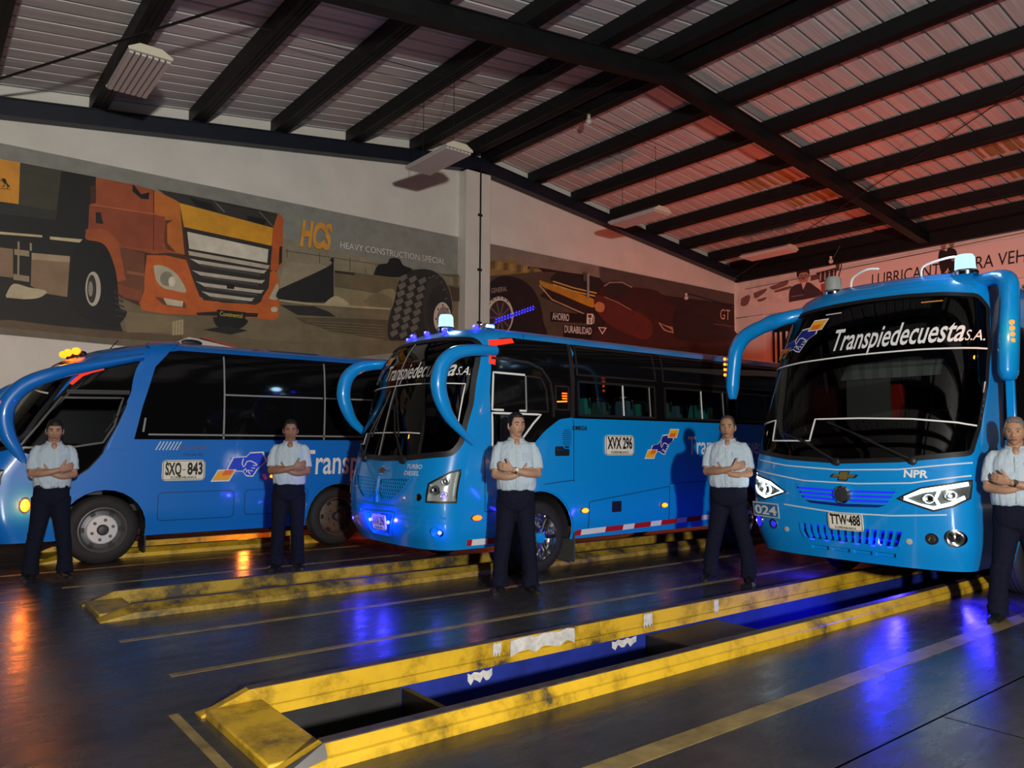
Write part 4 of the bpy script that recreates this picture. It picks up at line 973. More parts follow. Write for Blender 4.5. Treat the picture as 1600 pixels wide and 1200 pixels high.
patch(B, 'lower_black_mask', M_FRIT, T, B.pts('F', [(-1.06, 1.37), (0, 1.295), (1.06, 1.37), (1.07, 1.63), (.95, 1.655), (.62, 1.685), (.15, 1.7), (-.31, 1.7), (-.33, 1.49), (-.79, 1.49), (-.81, 1.7), (-1.065, 1.65)]), off=-.008, rim=0)
band(B, 'white_line', M_WHITE, T, [(-1.065, 1.655), (-.80, 1.70), (-.79, 1.485), (-.335, 1.485), (-.31, 1.70), (.15, 1.7), (.62, 1.685), (.95, 1.65), (1.07, 1.62)], .014, 'F')
band(B, 'white_line', M_WHITE, T, [(-1.06, 2.27), (-.6, 2.31), (0, 2.335), (.6, 2.34), (1.06, 2.33)], .014, 'F')
band(B, 'white_line', M_WHITE, T, [(1.073, 1.66), (1.07, 2.02)], .014, 'F')
letters(B, 'company_lettering', M_WHITE, T, [('trans', 'F', -.285, 2.40, .222, 1.20, .14), ('sa', 'F', .925, 2.405, .10, .115, .1)])
logo(B, 'F', -.69, 2.535, .30, T)
for ch in (-1, 1):
    px = .06+ch*.34; b = MB()
    piv = (-.02, 1.285) if ch < 0 else (.66, 1.31); tip = (-.42, 1.5) if ch < 0 else (.12, 1.55); far = (-.66, 1.56) if ch < 0 else (-.16, 1.66)
    P = [on(B, 'F', *piv, .02), on(B, 'F', (piv[0]+tip[0])/2, (piv[1]+tip[1])/2, .05), on(B, 'F', *tip, .04)]
    b.tube(P, [.016, .012, .01], 6); o = obj('wiper_arm', b, M_TRIM, T)
    b = MB(); b.tube([on(B, 'F', tip[0]+(piv[0]-tip[0])*.35, tip[1]+(piv[1]-tip[1])*.35+.015, .025), on(B, 'F', *far, .025)], .009, 6); obj('wiper_blade', b, M_TRIM, o)
    b = MB(); disc(B, b, 'F', *piv, [(.04, 0), (.035, .03), (.02, .04)], 12); obj('wiper_pivot', b, M_TRIM, o)
for off, pts_ in ((0, [(-1.05, 1.295), (-.56, 1.235), (0, 1.21), (.55, 1.23), (1.06, 1.30)]), (0, [(-1.06, 1.185), (-.34, 1.095), (.2, 1.09), (.66, 1.115), (1.06, 1.19)]), (0, [(-.58, .85), (0, .81), (.5, .82), (.92, .855)])):
    band(B, 'white_pinstripe', M_WHITED, T, pts_, .012, 'F')
bowtie(B, 'F', .065, 1.155, .27, T)
letters(B, 'model_lettering', M_WHITE, T, [('npr', 'F', .60, 1.165, .065, .19, 0)])
recess(B, 'upper_grille', T, B.pts('F', GRm), .05, mat('grille_blue_back', (.01, .02, .25), .4))
for k in range(4):
    q = 1.035-k*.042; hw = .50-k*.028
    band(B, 'grille_bar', M_BLUE2, T, [(.05-hw, q+.012), (.05, q), (.05+hw, q+.012)], .022, 'F', .004, False, .03)
for k in range(3):
    q = 1.014-k*.042; hw = .47-k*.028; band(B, 'grille_led', lumin('grille_led', (.01, .008, 1), 1.0), T, [(.05-hw, q+.012), (.05, q), (.05+hw, q+.012)], .024, 'F', -.02, False, .008)
b = MB(); disc(B, b, 'F', .06, .985, [(.082, -.02), (.082, .03), (.07, .042)], 24); o = obj('round_emblem', b, M_CHROME, T); b = MB(); disc(B, b, 'F', .06, .985, [(.068, .03), (.066, .045), (.03, .05)], 24); obj('emblem_face', b, M_DARKGREY, o)
for sg in (1, -1):
    H = HL if sg > 0 else mirror_x(HL)
    hp = B.pts('F', H); o = recess(B, 'headlamp', T, hp, .05, mat('headlamp_housing', (.055, .06, .057), .35))
    band(B, 'headlamp_surround', M_TRIM, o, H, .016, 'F', .008, True)
    for x, q, r in ((.80, .985, .055), (.955, 1.02, .055)):
        b = MB(); disc(B, b, 'F', sg*x, q, [(r, -.045), (r*.95, -.02), (r*.75, -.035), (r*.35, -.045)], 16); obj('reflector', b, M_CHROME, o)
    for li, (line, wd) in enumerate((([(.60, .995), (.75, 1.058), (.95, 1.098), (1.055, 1.125)], .045), ([(.60, .972), (.72, .925), (.83, .905), (.95, .945), (1.04, 1.005)], .03), ([(.875, .925), (.845, .985), (.875, 1.06)], .026))):
        ob = band(B, 'daytime_light', L_WHITE, o, [(sg*x, q) for x, q in line], wd, 'F', -.008, False, .01)
    patch(B, 'headlamp_lens', M_GLASSC, o, hp, off=.002, rim=0)
recess(B, 'lower_grille', T, B.pts('F', LG), .07, mat('grille_blue_back', (.01, .02, .25), .4))
for k in range(15):
    x = -.40+k*.0685; band(B, 'grille_slat', M_BLUE2, T, [(x+.012*(k-7)/7*1.2+.01, .68), (x*1.0, .61), (x-.004*(k-7)-.0, .545)], .023, 'F', .012, False, .05)
for s_ in SLOT: recess(B, 'bumper_slot', T, B.pts('F', s_), .03, M_BLUE2)
for k in range(6): band(B, 'grille_led', L_BLUE, T, [(-.32+k*.15, .532), (-.28+k*.15, .532)], .008, 'F', .004)
for sg, x in ((1, .96), (-1, -.96)):
    b = MB(); disc(B, b, 'F', x, .655, [(.078, -.03), (.078, .006), (.068, .008), (.06, -.02), (.03, -.01), (.01, 0)], 22); o = obj('fog_lamp', b, M_CHROME, T); 
    if sg < 0:
        b = MB(); disc(B, b, 'F', x, .655, [(.066, -.004), (.064, .004)], 18); obj('fog_ring_light', b, lumin('blue_ring', (.02, .02, 1), .9), o)
for x, m_ in ((.80, M_CHROME), (-.74, lumin('blue_ring', (.02, .02, 1), .9))):
    b = MB(); disc(B, b, 'F', x, .64, [(.052, -.03), (.052, .006), (.044, .006)], 18); o = obj('small_lamp', b, M_CHROME, T); b = MB(); disc(B, b, 'F', x, .64, [(.042, -.005), (.03, .01), (.01, .014)], 14); obj('small_lamp_lens', b, m_, o)
for x in (.62, -.58):
    b = MB(); disc(B, b, 'F', x, .60, [(.028, 0), (.026, .008), (.015, .011)], 14); obj('bumper_sensor', b, mat('sensor_grey', (.4, .42, .42), .4), T)
plate(B, 'F', .07, .735, .34, .165, T, 'ttw')
b = MB(); xq = -.83; flat_on(B, b, 'F', xq, .775, [(-.20, -.075), (.20, -.075), (.20, .075), (-.20, .075)], .001, .003)
o = obj('fleet_number_box', b, M_WHITED, T, smooth=False); b = MB(); flat_on(B, b, 'F', xq, .775, [(-.185, -.062), (.185, -.062), (.185, .062), (-.185, .062)], .004, .003); obj('fleet_number_field', b, mat('fleet_blue', lin(40, 110, 160), .4), o, smooth=False)
Mx = frame_at(B, 'F', xq, .775); Cx = on(B, 'F', xq, .775); b = MB(); word(b, 'n024', lambda x, y: Cx+Mx @ Vector((x-.17, y-.045, .0085)), .09, .34); obj('fleet_number', b, M_WHITE, o, smooth=False, fix=False)
# mirrors
a1 = sweep_arm('mirror_arm', T, [(7.95, 4.62, 2.93), (7.72, 4.85, 2.86), (7.7, 5.1, 2.80), (7.7, 5.34, 2.71), (7.7, 5.47, 2.56), (7.7, 5.51, 2.34), (7.7, 5.53, 2.12), (7.7, 5.53, 1.98)], [(.075, .12), (.075, .10), (.075, .08), (.085, .085), (.085, .085), (.085, .08), (.085, .075), (.045, .04)], M_BLUE2)
leds('mirror_led', a1, [(7.66, 5.605, 2.46-k*.063) for k in range(4)], .018, L_AMBY)
a2 = sweep_arm('mirror_arm', T, [(8.06, 2.96, 3.02), (7.95, 2.74, 3.01), (7.85, 2.64, 2.93), (7.80, 2.62, 2.74), (7.76, 2.62, 2.5), (7.72, 2.62, 2.27), (7.70, 2.62, 2.1), (7.69, 2.62, 2.03)], [(.07, .10), (.075, .09), (.085, .085), (.10, .08), (.115, .085), (.118, .085), (.112, .08), (.06, .04)], M_BLUE2)
leds('mirror_led', a2, [(7.675-.002*k, 2.565, 2.545-k*.055) for k in range(4)], .021, L_AMB)
b = MB(); b.box((7.74, 2.62, 1.74), (.04, .07, .58)); obj('mirror_stay', b, M_BLUE2, a2, bev=.008)
lamp('mirror_led_glow', 'POINT', (7.55, 2.50, 2.46), (1, .2, .01), 3.5, .02)
# roof fittings
beacon(T, on(B, 'F', .80, 3.06), True); beacon(T, on(B, 'F', -.52, 3.12)-Vector((0, 0, .05)), False)
for x0, x1 in ((.42, .66), (-.30, -.10)):
    A0 = on(B, 'F', x0, 3.12); A1 = on(B, 'F', x1, 3.12); b = MB(); b.tube(catmull([A0, A0+Vector((0, -.03, .10)), A1+Vector((0, .02, .16)), A1+Vector((.1, -.06, .17))], 5), .012, 6); obj('roof_rail', b, M_WHITE, T)
for x in (.62, -.35): band(B, 'roof_marker', lumin('dim_amber', (.75, .3, .05), .5) if x > 0 else M_WHITED, T, [(x-.09, 2.80), (x+.09, 2.80)], .012, 'F', -.002)
rear_and_floor(B, T, M_BLUE)
for x, sg in ((8.75, 1), (8.75, -1), (12.25, 1)):
    wheel(T, x, B.yc-sg*(1.02-.1), -sg, 'chrome', .4); well(B, T, x, sg)
wheel(T, 12.25, B.yc+.92, 1, 'steel')
patch(B, 'side_glazing', M_FRIT, T, B.pts('n', [(1.0, 1.5), (1.05, 2.6), (6.6, 2.6), (6.6, 1.5)], .15), off=.004, step=.2); patch(B, 'side_glazing', M_FRIT, T, B.pts('f', [(1.0, 1.5), (1.05, 2.6), (6.6, 2.6), (6.6, 1.5)], .15)[::-1], off=.004, step=.2)
tape(B, T, [(2.5+.45*k, 2.5+.45*k+.27, M_TAPER) for k in range(9)]+[(2.77+.45*k, 2.95+.45*k, M_TAPEW) for k in range(9)]+[(.95, 1.12, M_TAPER)], lambda a: .42, .06)
# cab
b = MB(); b.loft([[(7.30, y, 1.42) if y in (2.95, 4.75) else (7.2, y, 1.42), (7.75, y, 1.5), (7.9, y, 1.35), (7.9, y, .9), (7.35, y, .9)] for y in (2.98, 3.4, 3.9, 4.3, 4.72)]); obj('dashboard', b, M_DARKGREY, T)
b = MB(); c0 = Vector((7.95, 3.3, 1.62)); b.tube([c0+Vector((.09*math.cos(t)*1, .22*math.sin(t), .2*math.cos(t)*.9)) for t in [2*PI*k/24 for k in range(25)]], .014, 6, caps=False); obj('steering_wheel', b, M_TRIM, T)
seat(T, 8.55, 3.3, mat('grey_seat', (.10, .10, .10), .8), 1.25, z=1.0)
for y in (3.2, 3.65, 4.1, 4.5): seat(T, 9.4, y, mat('red_seat_cover', (.6, .02, .012), .7), 1.15, z=1.4)
b = MB()
for k in range(22):
    y = 2.95+k*.08; b.add([(8.62+.015*(k % 2), y, 2.2), (8.62+.015*((k+1) % 2), y+.08, 2.2), (8.62+.015*((k+1) % 2), y+.08, 2.72), (8.62+.015*(k % 2), y, 2.72)], [(0, 1, 2, 3)])
obj('cab_curtain', b, mat('grey_green_curtain', (.36, .42, .38), .8), T, smooth=False)
b = MB(); b.box((8.7, 4.4, 1.75), (.04, .5, .9)); obj('cab_partition', b, mat('partition_grey', (.2, .2, .19), .5), T, smooth=False)
lamp('underglow', 'AREA', (7.24, 3.5, .335), (.03, .02, 1), 24, .05, (6.5, 3.5, -.35), sy=1.1)
lamp('underglow', 'AREA', (7.9, 2.95, .35), (.03, .02, 1), 20, .05, (7.9, 2.5, 0), sy=.6); lamp('underglow', 'AREA', (7.9, 4.72, .35), (.03, .02, 1), 20, .05, (7.9, 5.3, 0), sy=.6)
band(B, 'grille_led', lumin('grille_led', (.01, .008, 1), 1.0), T, [(-.34, .57), (.5, .57)], .022, 'F', -.055, False, .008); band(B, 'grille_led', lumin('grille_led', (.01, .008, 1), 1.0), T, [(-.38, .655), (.54, .655)], .022, 'F', -.055, False, .008)

# ============ bus 2: centre
B = B2 = Shell(3.95, 7.62, 7.3, [(.34, .34, .3, .97, .36), (.55, .55, .2, 1.02, .4), (.85, .85, .18, 1.03, .4), (1.2, 1.2, .24, 1.03, .42), (1.5, 1.5, .3, 1.03, .46), (2.0, 2.0, .42, 1.01, .5), (2.4, 2.4, .56, .99, .54), (2.6, 2.6, .7, .95, .54), (2.72, 2.71, .86, .84, .5), (3.25, 2.79, 1.2, .001, .2)])
T = thing('bus', 'blue bus in the middle with horn mirrors, blue marker lights and plate XVX 296', 'bus', (0, 0, 0), 'company buses')
WS = round_poly([(-.99, 1.33), (-.5, 1.28), (0, 1.265), (.5, 1.28), (.99, 1.33), (1.015, 1.45), (1.005, 1.85), (.965, 2.3), (.93, 2.5), (.84, 2.565), (.5, 2.59), (0, 2.6), (-.5, 2.59), (-.84, 2.565), (-.93, 2.5), (-.965, 2.3), (-1.005, 1.85), (-1.015, 1.45)], .04, 2)
ws = B.pts('F', WS, .08)
ctr = .06
GL = round_poly([(.03, 1.045), (.62, 1.075), (.50, .93), (.34, .825), (.12, .815), (.04, .9)], .03)
GLl = [(2*.0-x, q) for x, q in GL][::-1]
HL2 = [(.855, 1.02), (.94, 1.08), (1.0, 1.14), (1.028, 1.165), (1.029, .835), (.85, .84)]
NI = round_poly([(-.30, .67), (.36, .69), (.22, .43), (-.18, .43)], .04)
FG = [[(sx*.92+.055*math.cos(a), .53+.05*math.sin(a)) for a in [2*PI*k/14 for k in range(14)]] for sx in (1, -1)]
LWIN = [[(2.26, 1.775), (3.60, 1.775), (3.60, 2.17), (2.26, 2.17)], [(3.80, 1.775), (5.12, 1.775), (5.12, 2.17), (3.80, 2.17)], [(5.32, 1.775), (6.6, 1.775), (6.6, 2.17), (5.32, 2.17)]]
lw = [B.pts('n', round_poly(x, .05), .15) for x in LWIN]
holes = [ws]+[B.pts('F', g) for g in (GL, GLl, HL2, mirror_x(HL2), NI, FG[0], FG[1])]+lw+[arch(B, 1.65, .51), arch(B, 1.65, .51, sg=-1), arch(B, 5.4, .5)]
body(B, 'body', M_BLUE, T, holes)
patch(B, 'windscreen', M_GLASSD, T, ws, off=-.004, rim=0)
band(B, 'windscreen_seal', M_TRIM, T, WS, .06, 'F', .007, True)
for q in (2.22, 2.46): 
    b = MB(); strip(B, b, [(x, q) for x in frange(-.95 if q < 2.3 else -.9, .95 if q < 2.3 else .9, .1)], .25, -.012, False, 0, .004, .06, 'F'); obj('sun_band', b, M_FRIT, T)
b = MB(); strip(B, b, [(x, 1.41) for x in frange(-1.0, 1.0, .1)], .26, -.012, False, 0, .004, .06, 'F'); obj('lower_black_mask', b, M_FRIT, T)
band(B, 'screen_divider', mat('dull_grey_bar', (.25, .25, .25), .4), T, [(-.12, 1.28), (-.10, 1.9), (-.06, 2.58)], .014, 'F', .006)
band(B, 'white_line', M_WHITE, T, [(-.9, 2.06), (-.4, 2.08), (.2, 2.085), (.6, 2.08), (.95, 2.065), (.985, 1.56)], .012, 'F', .006)
band(B, 'white_line', M_WHITE, T, [(-.98, 1.42), (-.62, 1.42), (-.58, 1.545), (-.1, 1.55), (.4, 1.55), (.6, 1.54)], .012, 'F', .006)
letters(B, 'company_lettering', M_WHITE, T, [('trans', 'F', -.42, 2.155, .185, 1.26, .16), ('sa', 'F', .855, 2.16, .095, .10, .1)], .008)
logo(B, 'F', -.62, 2.27, .24, T)
for px, tipx in ((-.45, -.2), (.42, .05)):
    b = MB(); P = [on(B, 'F', px, 1.28, .03), on(B, 'F', (px+tipx)/2, 1.55, .06), on(B, 'F', tipx, 1.85, .03)]; b.tube(P, [.016, .012, .009], 6); o = obj('wiper_arm', b, M_TRIM, T)
    b = MB(); b.tube([on(B, 'F', px*.6+tipx*.4, 1.5, .02), on(B, 'F', tipx*1.2-px*.2, 2.02, .02)], .009, 6); obj('wiper_blade', b, M_TRIM, o)
    b = MB(); disc(B, b, 'F', px, 1.26, [(.05, 0), (.045, .03), (.02, .045)], 12); obj('wiper_pivot', b, M_TRIM, o)
letters(B, 'badge_lettering', M_WHITED, T, [('turbo', 'F', .50, 1.17, .045, .23, .15), ('diesel', 'F', .48, 1.10, .045, .23, .15)], .005)
bowtie(B, 'F', .05, 1.135, .24, T, False)
letters(B, 'fleet_number', mat('grey_vinyl', (.3, .36, .42), .5), T, [('n070', 'F', -.90, 1.12, .085, .2, .05)], .005)
M_MESHB = mat('mesh_back', (.006, .006, .008), .6)
for g in (GL, GLl):
    o = recess(B, 'grille', T, B.pts('F', g), .03, M_MESHB); lattice(B, 'grille_mesh', M_BLUE2, o, 'F', g, .042, .042, .011, -.006)
    band(B, 'grille_surround', M_BLUE2, o, g, .022, 'F', .014, True)
band(B, 'grille_bar', M_BLUE2, T, [(0, 1.06), (0, .79)], .035, 'F', .022, False, .03)
for sg in (1, -1):
    H = HL2 if sg > 0 else mirror_x(HL2); hp = B.pts('F', H); o = recess(B, 'headlamp', T, hp, .05, M_HOUSE)
    band(B, 'headlamp_surround', M_TRIM, o, H, .02, 'F', .010, True)
    for x, q, r in ((.915, .96, .055), (.985, 1.05, .045), (.99, .91, .04)):
        b = MB(); disc(B, b, 'F', sg*x, q, [(r, -.045), (r*.95, -.02), (r*.75, -.035), (r*.35, -.045)], 16); obj('reflector', b, M_CHROME, o)
    b = MB(); disc(B, b, 'F', sg*.995, .89, [(.02, -.03), (.015, -.02)], 10); obj('sidelight', b, lumin('violet_led', (.3, .2, 1), 2) if sg > 0 else L_AMB, o)
    patch(B, 'headlamp_lens', M_GLASSC, o, hp, off=.003, rim=0)
o = recess(B, 'plate_niche', T, B.pts('F', NI), .045, M_BLUE2); band(B, 'niche_surround', M_BLUE2, o, NI, .018, 'F', .012, True)
plate(B, 'F', .035, .575, .30, .165, T, 'xvxd', off=.012)
for x in (-.17, .23):
    b = MB(); b.ball(on(B, 'F', x, .585, .004), .02, 10, 6); obj('plate_light', b, L_BLUEW, T)
for x in (-.22, .28): lamp('plate_glow', 'POINT', on(B, 'F', x, .60, .07), (.04, .03, 1), 5.0, .02)
for sx in (1, -1):
    b = MB(); disc(B, b, 'F', sx*.92, .53, [(.058, -.05), (.056, .004), (.045, .004), (.04, -.04)], 16); o = obj('fog_lamp', b, M_BLUE2, T)
    b = MB(); b.ball(on(B, 'F', sx*.95, .53, .004), .022, 10, 6); obj('fog_led', b, L_BLUEW, o); lamp('fog_glow', 'POINT', on(B, 'F', sx*.95, .53, .08), (.08, .05, 1), .5, .02)
    band(B, 'bumper_crease', M_BLUE2, T, [(sx*.40, .68), (sx*.50, .72), (sx*.85, .70), (sx*1.0, .68)], .03, 'F', .012, False, .014); band(B, 'bumper_crease', M_BLUE2, T, [(sx*.42, .64), (sx*.7, .635), (sx*1.0, .62)], .012, 'F', .008)
band(B, 'bonnet_crease', M_BLUE2, T, [(-.85, .77), (-.4, .755), (0, .75), (.4, .755), (.85, .79)], .014, 'F', .008)
b = MB(); disc(B, b, 'F', .76, .88, [(.04, 0), (.038, .006), (.02, .008)], 14); obj('round_badge', b, M_CHROME, T)
# near side
D = round_poly([(.97, 1.2), (.965, 2.0), (1.0, 2.42), (1.1, 2.585), (1.3, 2.61), (2.18, 2.61), (2.16, 1.745), (1.95, 1.72), (1.72, 1.58), (1.5, 1.38), (1.3, 1.22), (1.2, 1.195)], .05)
patch(B, 'door_glazing', M_FRIT, T, B.pts('n', D, .1), off=.004)
R = [(2.165, 1.735), (2.185, 2.61), (7.0, 2.61), (7.0, 1.735)]
patch(B, 'window_band', M_FRIT, T, B.pts('n', R, .2), lw, off=.004, step=.085)
patch(B, 'far_window_band', M_FRIT, T, B.pts('f', [(1.0, 1.5), (1.05, 2.58), (7.0, 2.58), (7.0, 1.735)], .2)[::-1], off=.004, step=.2)
for i, l in enumerate(lw):
    o = patch(B, 'side_window', M_GLASSM, T, l, off=0, rim=0, step=.3); x0, x1 = LWIN[i][0][0], LWIN[i][1][0]; xm = x0+(x1-x0)*.56
    band(B, 'window_frame', M_TRIM, o, LWIN[i], .03, 'n', .010, True); band(B, 'sash_bar', M_WHITE if i < 2 else M_CHROME, o, [(xm, 1.785), (xm-.005, 2.16)], .02, 'n', .014); band(B, 'sash_bar', mat('dull_grey_bar', (.25, .25, .25), .4), o, [(x1-.10, 1.785), (x1-.11, 2.16)], .016, 'n', .014)
for (a, c) in ((2.25, 3.63), (3.78, 5.13), (5.3, 6.7)):
    band(B, 'upper_window_frame', M_TRIMB, T, [(a, 2.25), (a-.02, 2.58), (c-.04, 2.58), (c, 2.25)], .022, 'n', .010, True)
band(B, 'door_pillar', M_TRIMB, T, [(2.15, 1.74), (2.17, 2.2), (2.14, 2.6)], .06, 'n', .012); band(B, 'door_arch_trim', M_TRIMB, T, [(.99, 2.36), (1.5, 2.345), (1.7, 2.28), (1.82, 2.14), (1.86, 1.95), (1.86, 1.74)], .028, 'n', .012)
band(B, 'lamp_window_frame', M_TRIMB, T, [(1.90, 2.1), (2.10, 2.1), (2.10, 1.83), (1.90, 1.83)], .02, 'n', .012, True)
for k in range(4): band(B, 'reflected_marker', L_AMB if k < 3 else L_AMBY, T, [(2.02-(.10 if k == 3 else .02), 2.02-k*.03-(.01 if k == 3 else 0)), (2.075, 2.02-k*.03)], .012, 'n', .008)  # glowing strips stand in for marker lights mirrored in the glazing
band(B, 'door_window_frame', M_TRIMB, T, [(1.47, 2.19), (1.68, 2.18), (1.76, 2.05), (1.78, 1.80), (1.47, 1.80)], .02, 'n', .010)
for l in ([(1.45, 2.20), (1.01, 2.205), (.985, 1.80), (1.14, 1.80)], [(1.36, 1.80), (1.46, 1.80)], [(.985, 1.30), (.982, 1.765), (1.67, 1.765), (1.55, 1.66), (1.40, 1.5), (1.33, 1.4)]): band(B, 'white_line', M_WHITE, T, l, .022, 'n', .010)
band(B, 'sash_bar', mat('dull_grey_bar', (.25, .25, .25), .4), T, [(1.46, 1.81), (1.46, 2.19)], .018, 'n', .010)
b = MB(); b.box(on(B, 'n', 1.16, 1.58, .05), (.20, .05, .34), R=frame_at(B, 'n', 1.16, 1.58) @ Matrix.Rotation(-PI/2, 3, 'X')); obj('door_mirror', b, M_DARKGREY, T, bev=.02)
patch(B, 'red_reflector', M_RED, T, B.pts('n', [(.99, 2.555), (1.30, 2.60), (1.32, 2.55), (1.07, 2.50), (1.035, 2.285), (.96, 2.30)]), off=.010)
patch(B, 'door_handle_recess', M_INK, T, B.pts('n', round_poly([(1.88, 1.30), (2.10, 1.30), (2.10, 1.41), (1.88, 1.41)], .02)), off=.004); band(B, 'door_handle', M_CHROME, T, [(1.90, 1.37), (2.08, 1.37)], .02, 'n', .02)
seam = lambda *p: band(B, 'panel_seam', M_INK, T, list(p), .008, 'n', .0025, th=.003)
seam((.90, .72), (.89, 1.3)); seam((.90, .72), (1.05, .72)); seam((2.17, 1.0), (2.17, 1.72)); seam((1.45, .96), (1.9, 1.0), (2.17, 1.02)); seam((2.42, .40), (2.42, .76), (3.85, .90)); seam((3.85, .90), (3.85, .43)); seam((3.85, .93), (4.6, .95)); 
band(B, 'wheel_arch_lip', M_BLUE2, T, [(1.65+.56*math.cos(a), .40+.56*math.sin(a)) for a in [PI*.02+k*PI*.96/14 for k in range(15)]], .06, 'n', .016, False, .02)
for k in range(9): band(B, 'side_vent_slit', M_INK, T, [(2.06+.0-.07*math.sqrt(max(0, 1-((k-4)/5)**2)), 1.51+(k-4)*.022), (2.06+.07*math.sqrt(max(0, 1-((k-4)/5)**2)), 1.51+(k-4)*.022)], .007, 'n', .005)
band(B, 'side_vent_ring', M_BLUE2, T, [(2.06+.09*math.cos(a), 1.51+.13*math.sin(a)) for a in [2*PI*k/18 for k in range(18)]], .014, 'n', .008, True)
letters(B, 'model_lettering', M_INK, T, [('omega', 'n', 2.14, 1.60, .05, .24, .15)], .006)
plate(B, 'n', 2.92, 1.425, .50, .245, T, 'xvx', off=.018)
logo(B, 'n', 3.72, 1.42, .31, T); letters(B, 'company_lettering', M_WHITE, T, [('trans', 'n', 4.23, 1.31, .245, 1.9, 0)], .006)
for x in (.79, 2.34, 3.74, 5.4): sidelamp(B, T, 'n', x, .665, .06 if x < 1 else .055, .028, L_AMBY if x > 1 else L_AMB)
patch(B, 'fuel_flap', M_INK, T, B.pts('n', [(2.80, .62), (2.96, .62), (2.96, .75), (2.80, .75)]), off=.005)
tl = lambda a: .375 if a < 1.2 else .375+max(0, a-2.2)*.022
tape(B, T, [(2.22+.50*k+(0 if k else 0), 2.22+.50*k+(.10 if k == 0 else .30), M_TAPER) for k in range(9)]+[(2.52+.50*k-(.2 if k == 0 else 0), 2.72+.50*k, M_TAPEW) for k in range(9)]+[(.70, .76, M_TAPER), (.76, .96, M_TAPEW), (.96, 1.06, M_TAPER)], tl, .065)
wheel(T, 5.6, B.yc-.92, -1, 'chrome'); wheel(T, 5.6, B.yc+.92, 1, 'steel'); wheel(T, 9.35, B.yc-.92, -1, 'chrome'); wheel(T, 9.35, B.yc+.92, 1, 'steel')
for x, sg in ((5.6, 1), (5.6, -1), (9.35, 1)): well(B, T, x, sg, .5)
b = MB(); b.box((6.16, B.yc-.86, .25), (.02, .28, .34)); obj('mud_flap', b, mat('grey_flap', (.05, .05, .05), .7), T, smooth=False)
rear_and_floor(B, T, M_BLUE)
r2 = [.055, .062, .075, .085, .088, .078, .055, .022]; r2 = [(a, a*.85) for a in r2]
for yy, s_ in ((6.54, -1), (8.68, 1)):
    sweep_arm('mirror_arm', T, [(4.98, yy-s_*.06, 2.44), (4.62, yy, 2.41), (4.40, yy, 2.355), (4.26, yy, 2.23), (4.215, yy, 2.03), (4.27, yy, 1.84), (4.39, yy, 1.66), (4.68, yy-s_*.03, 1.43)], r2, M_BLUE2)
beacon(T, on(B, 'F', .02, 2.98), True)
for v in (-.74, -.40, -.06, .30, .72): 
    b = MB(); b.ball(on(B, 'F', v, 2.70, .02), (.035, .035, .03), 12, 6); o = obj('roof_marker', b, L_BLUE, T); b = MB(); b.ball(on(B, 'F', v, 2.70, .02)+Vector((-.022, 0, .012)), .017, 8, 6); obj('marker_bulb', b, L_BLUEW, o)
b = MB(); b.tube([(5.22, 6.95, 2.82), (5.83, 6.95, 3.055)], .012, 6); o = obj('led_antenna', b, M_DARKGREY, T)
for dz in (.022, -.012):
    for k in range(14): b = MB(); b.ball((5.24+k*.042, 6.938, 2.828+k*.0162+dz), .0085, 6, 4); obj('antenna_led', b, L_BLUE, o)
b = MB(); b.box((5.16, 7.0, 2.765), (.14, .12, .06)); obj('antenna_mount', b, M_CHROME, T, bev=.01); lamp('antenna_glow', 'POINT', (5.5, 6.95, 2.93), (.06, .04, 1), .9, .02)
b = MB(); b.loft([[(4.45, y, 1.35), (4.9, y, 1.42), (5.05, y, 1.25), (5.05, y, .8), (4.5, y, .8)] for y in (6.8, 7.3, 7.9, 8.45)]); obj('dashboard', b, M_DARKGREY, T)
b = MB(); c0 = Vector((5.1, 7.1, 1.55)); b.tube([c0+Vector((.09*math.cos(t), .21*math.sin(t), .18*math.cos(t))) for t in [2*PI*k/24 for k in range(25)]], .013, 6, caps=False); obj('steering_wheel', b, M_TRIM, T)
M_TEAL = mat('teal_seat', (.02, .26, .22), .8); M_SEATB = mat('blue_grey_seat', (.06, .14, .20), .8); M_SEATG = mat('dark_green_seat', (.05, .13, .10), .8)
seat(T, 5.6, 7.1, M_SEATG, 1.2, z=.95)
for r_ in range(5):
    for c_, y in enumerate((6.98, 7.42, 8.05)): seat(T, 6.52+r_*.76, y, (M_TEAL, M_SEATB, M_SEATG)[(r_+c_) % 3] if r_ else M_TEAL if c_ == 0 else M_SEATG, 1.15, z=1.12)
lamp('cabin_fill', 'POINT', (7.6, 7.9, 2.45), (1, .75, .6), 2.2, .06)  # added fill light so the seats show; the cabin has no lamp

# ============ bus 1: left, seen from the side
B = B1 = Shell(.5, 11.15, 6.3, [(.3, .3, .2, 1.0, .4), (.6, .6, .05, 1.05, .42), (1.0, 1.0, 0, 1.05, .45), (1.3, 1.3, .12, 1.05, .5), (1.6, 1.6, .32, 1.05, .5), (2.0, 2.0, .6, 1.03, .5), (2.3, 2.3, .85, .99, .5), (2.5, 2.5, 1.15, .95, .5), (2.62, 2.62, 1.55, .88, .5), (2.7, 2.7, 1.9, .75, .5), (3.3, 2.76, 2.3, .001, .2)], fade=4.0)
T = thing('bus', 'blue minibus at the left seen from its side with plate SXQ 843', 'bus', (0, 0, 0), 'company buses')
WS = round_poly([(-1.0, 1.34), (0, 1.28), (1.0, 1.34), (1.03, 1.5), (1.0, 1.9), (.95, 2.2), (.88, 2.36), (0, 2.42), (-.88, 2.36), (-.95, 2.2), (-1.0, 1.9), (-1.03, 1.5)], .04, 2)
ws = B.pts('F', WS, .08)
DW = [(1.21, 1.36), (1.2, 1.93), (1.86, 1.95), (2.0, 1.62), (2.02, 1.42), (1.7, 1.36)]   # (p, q)
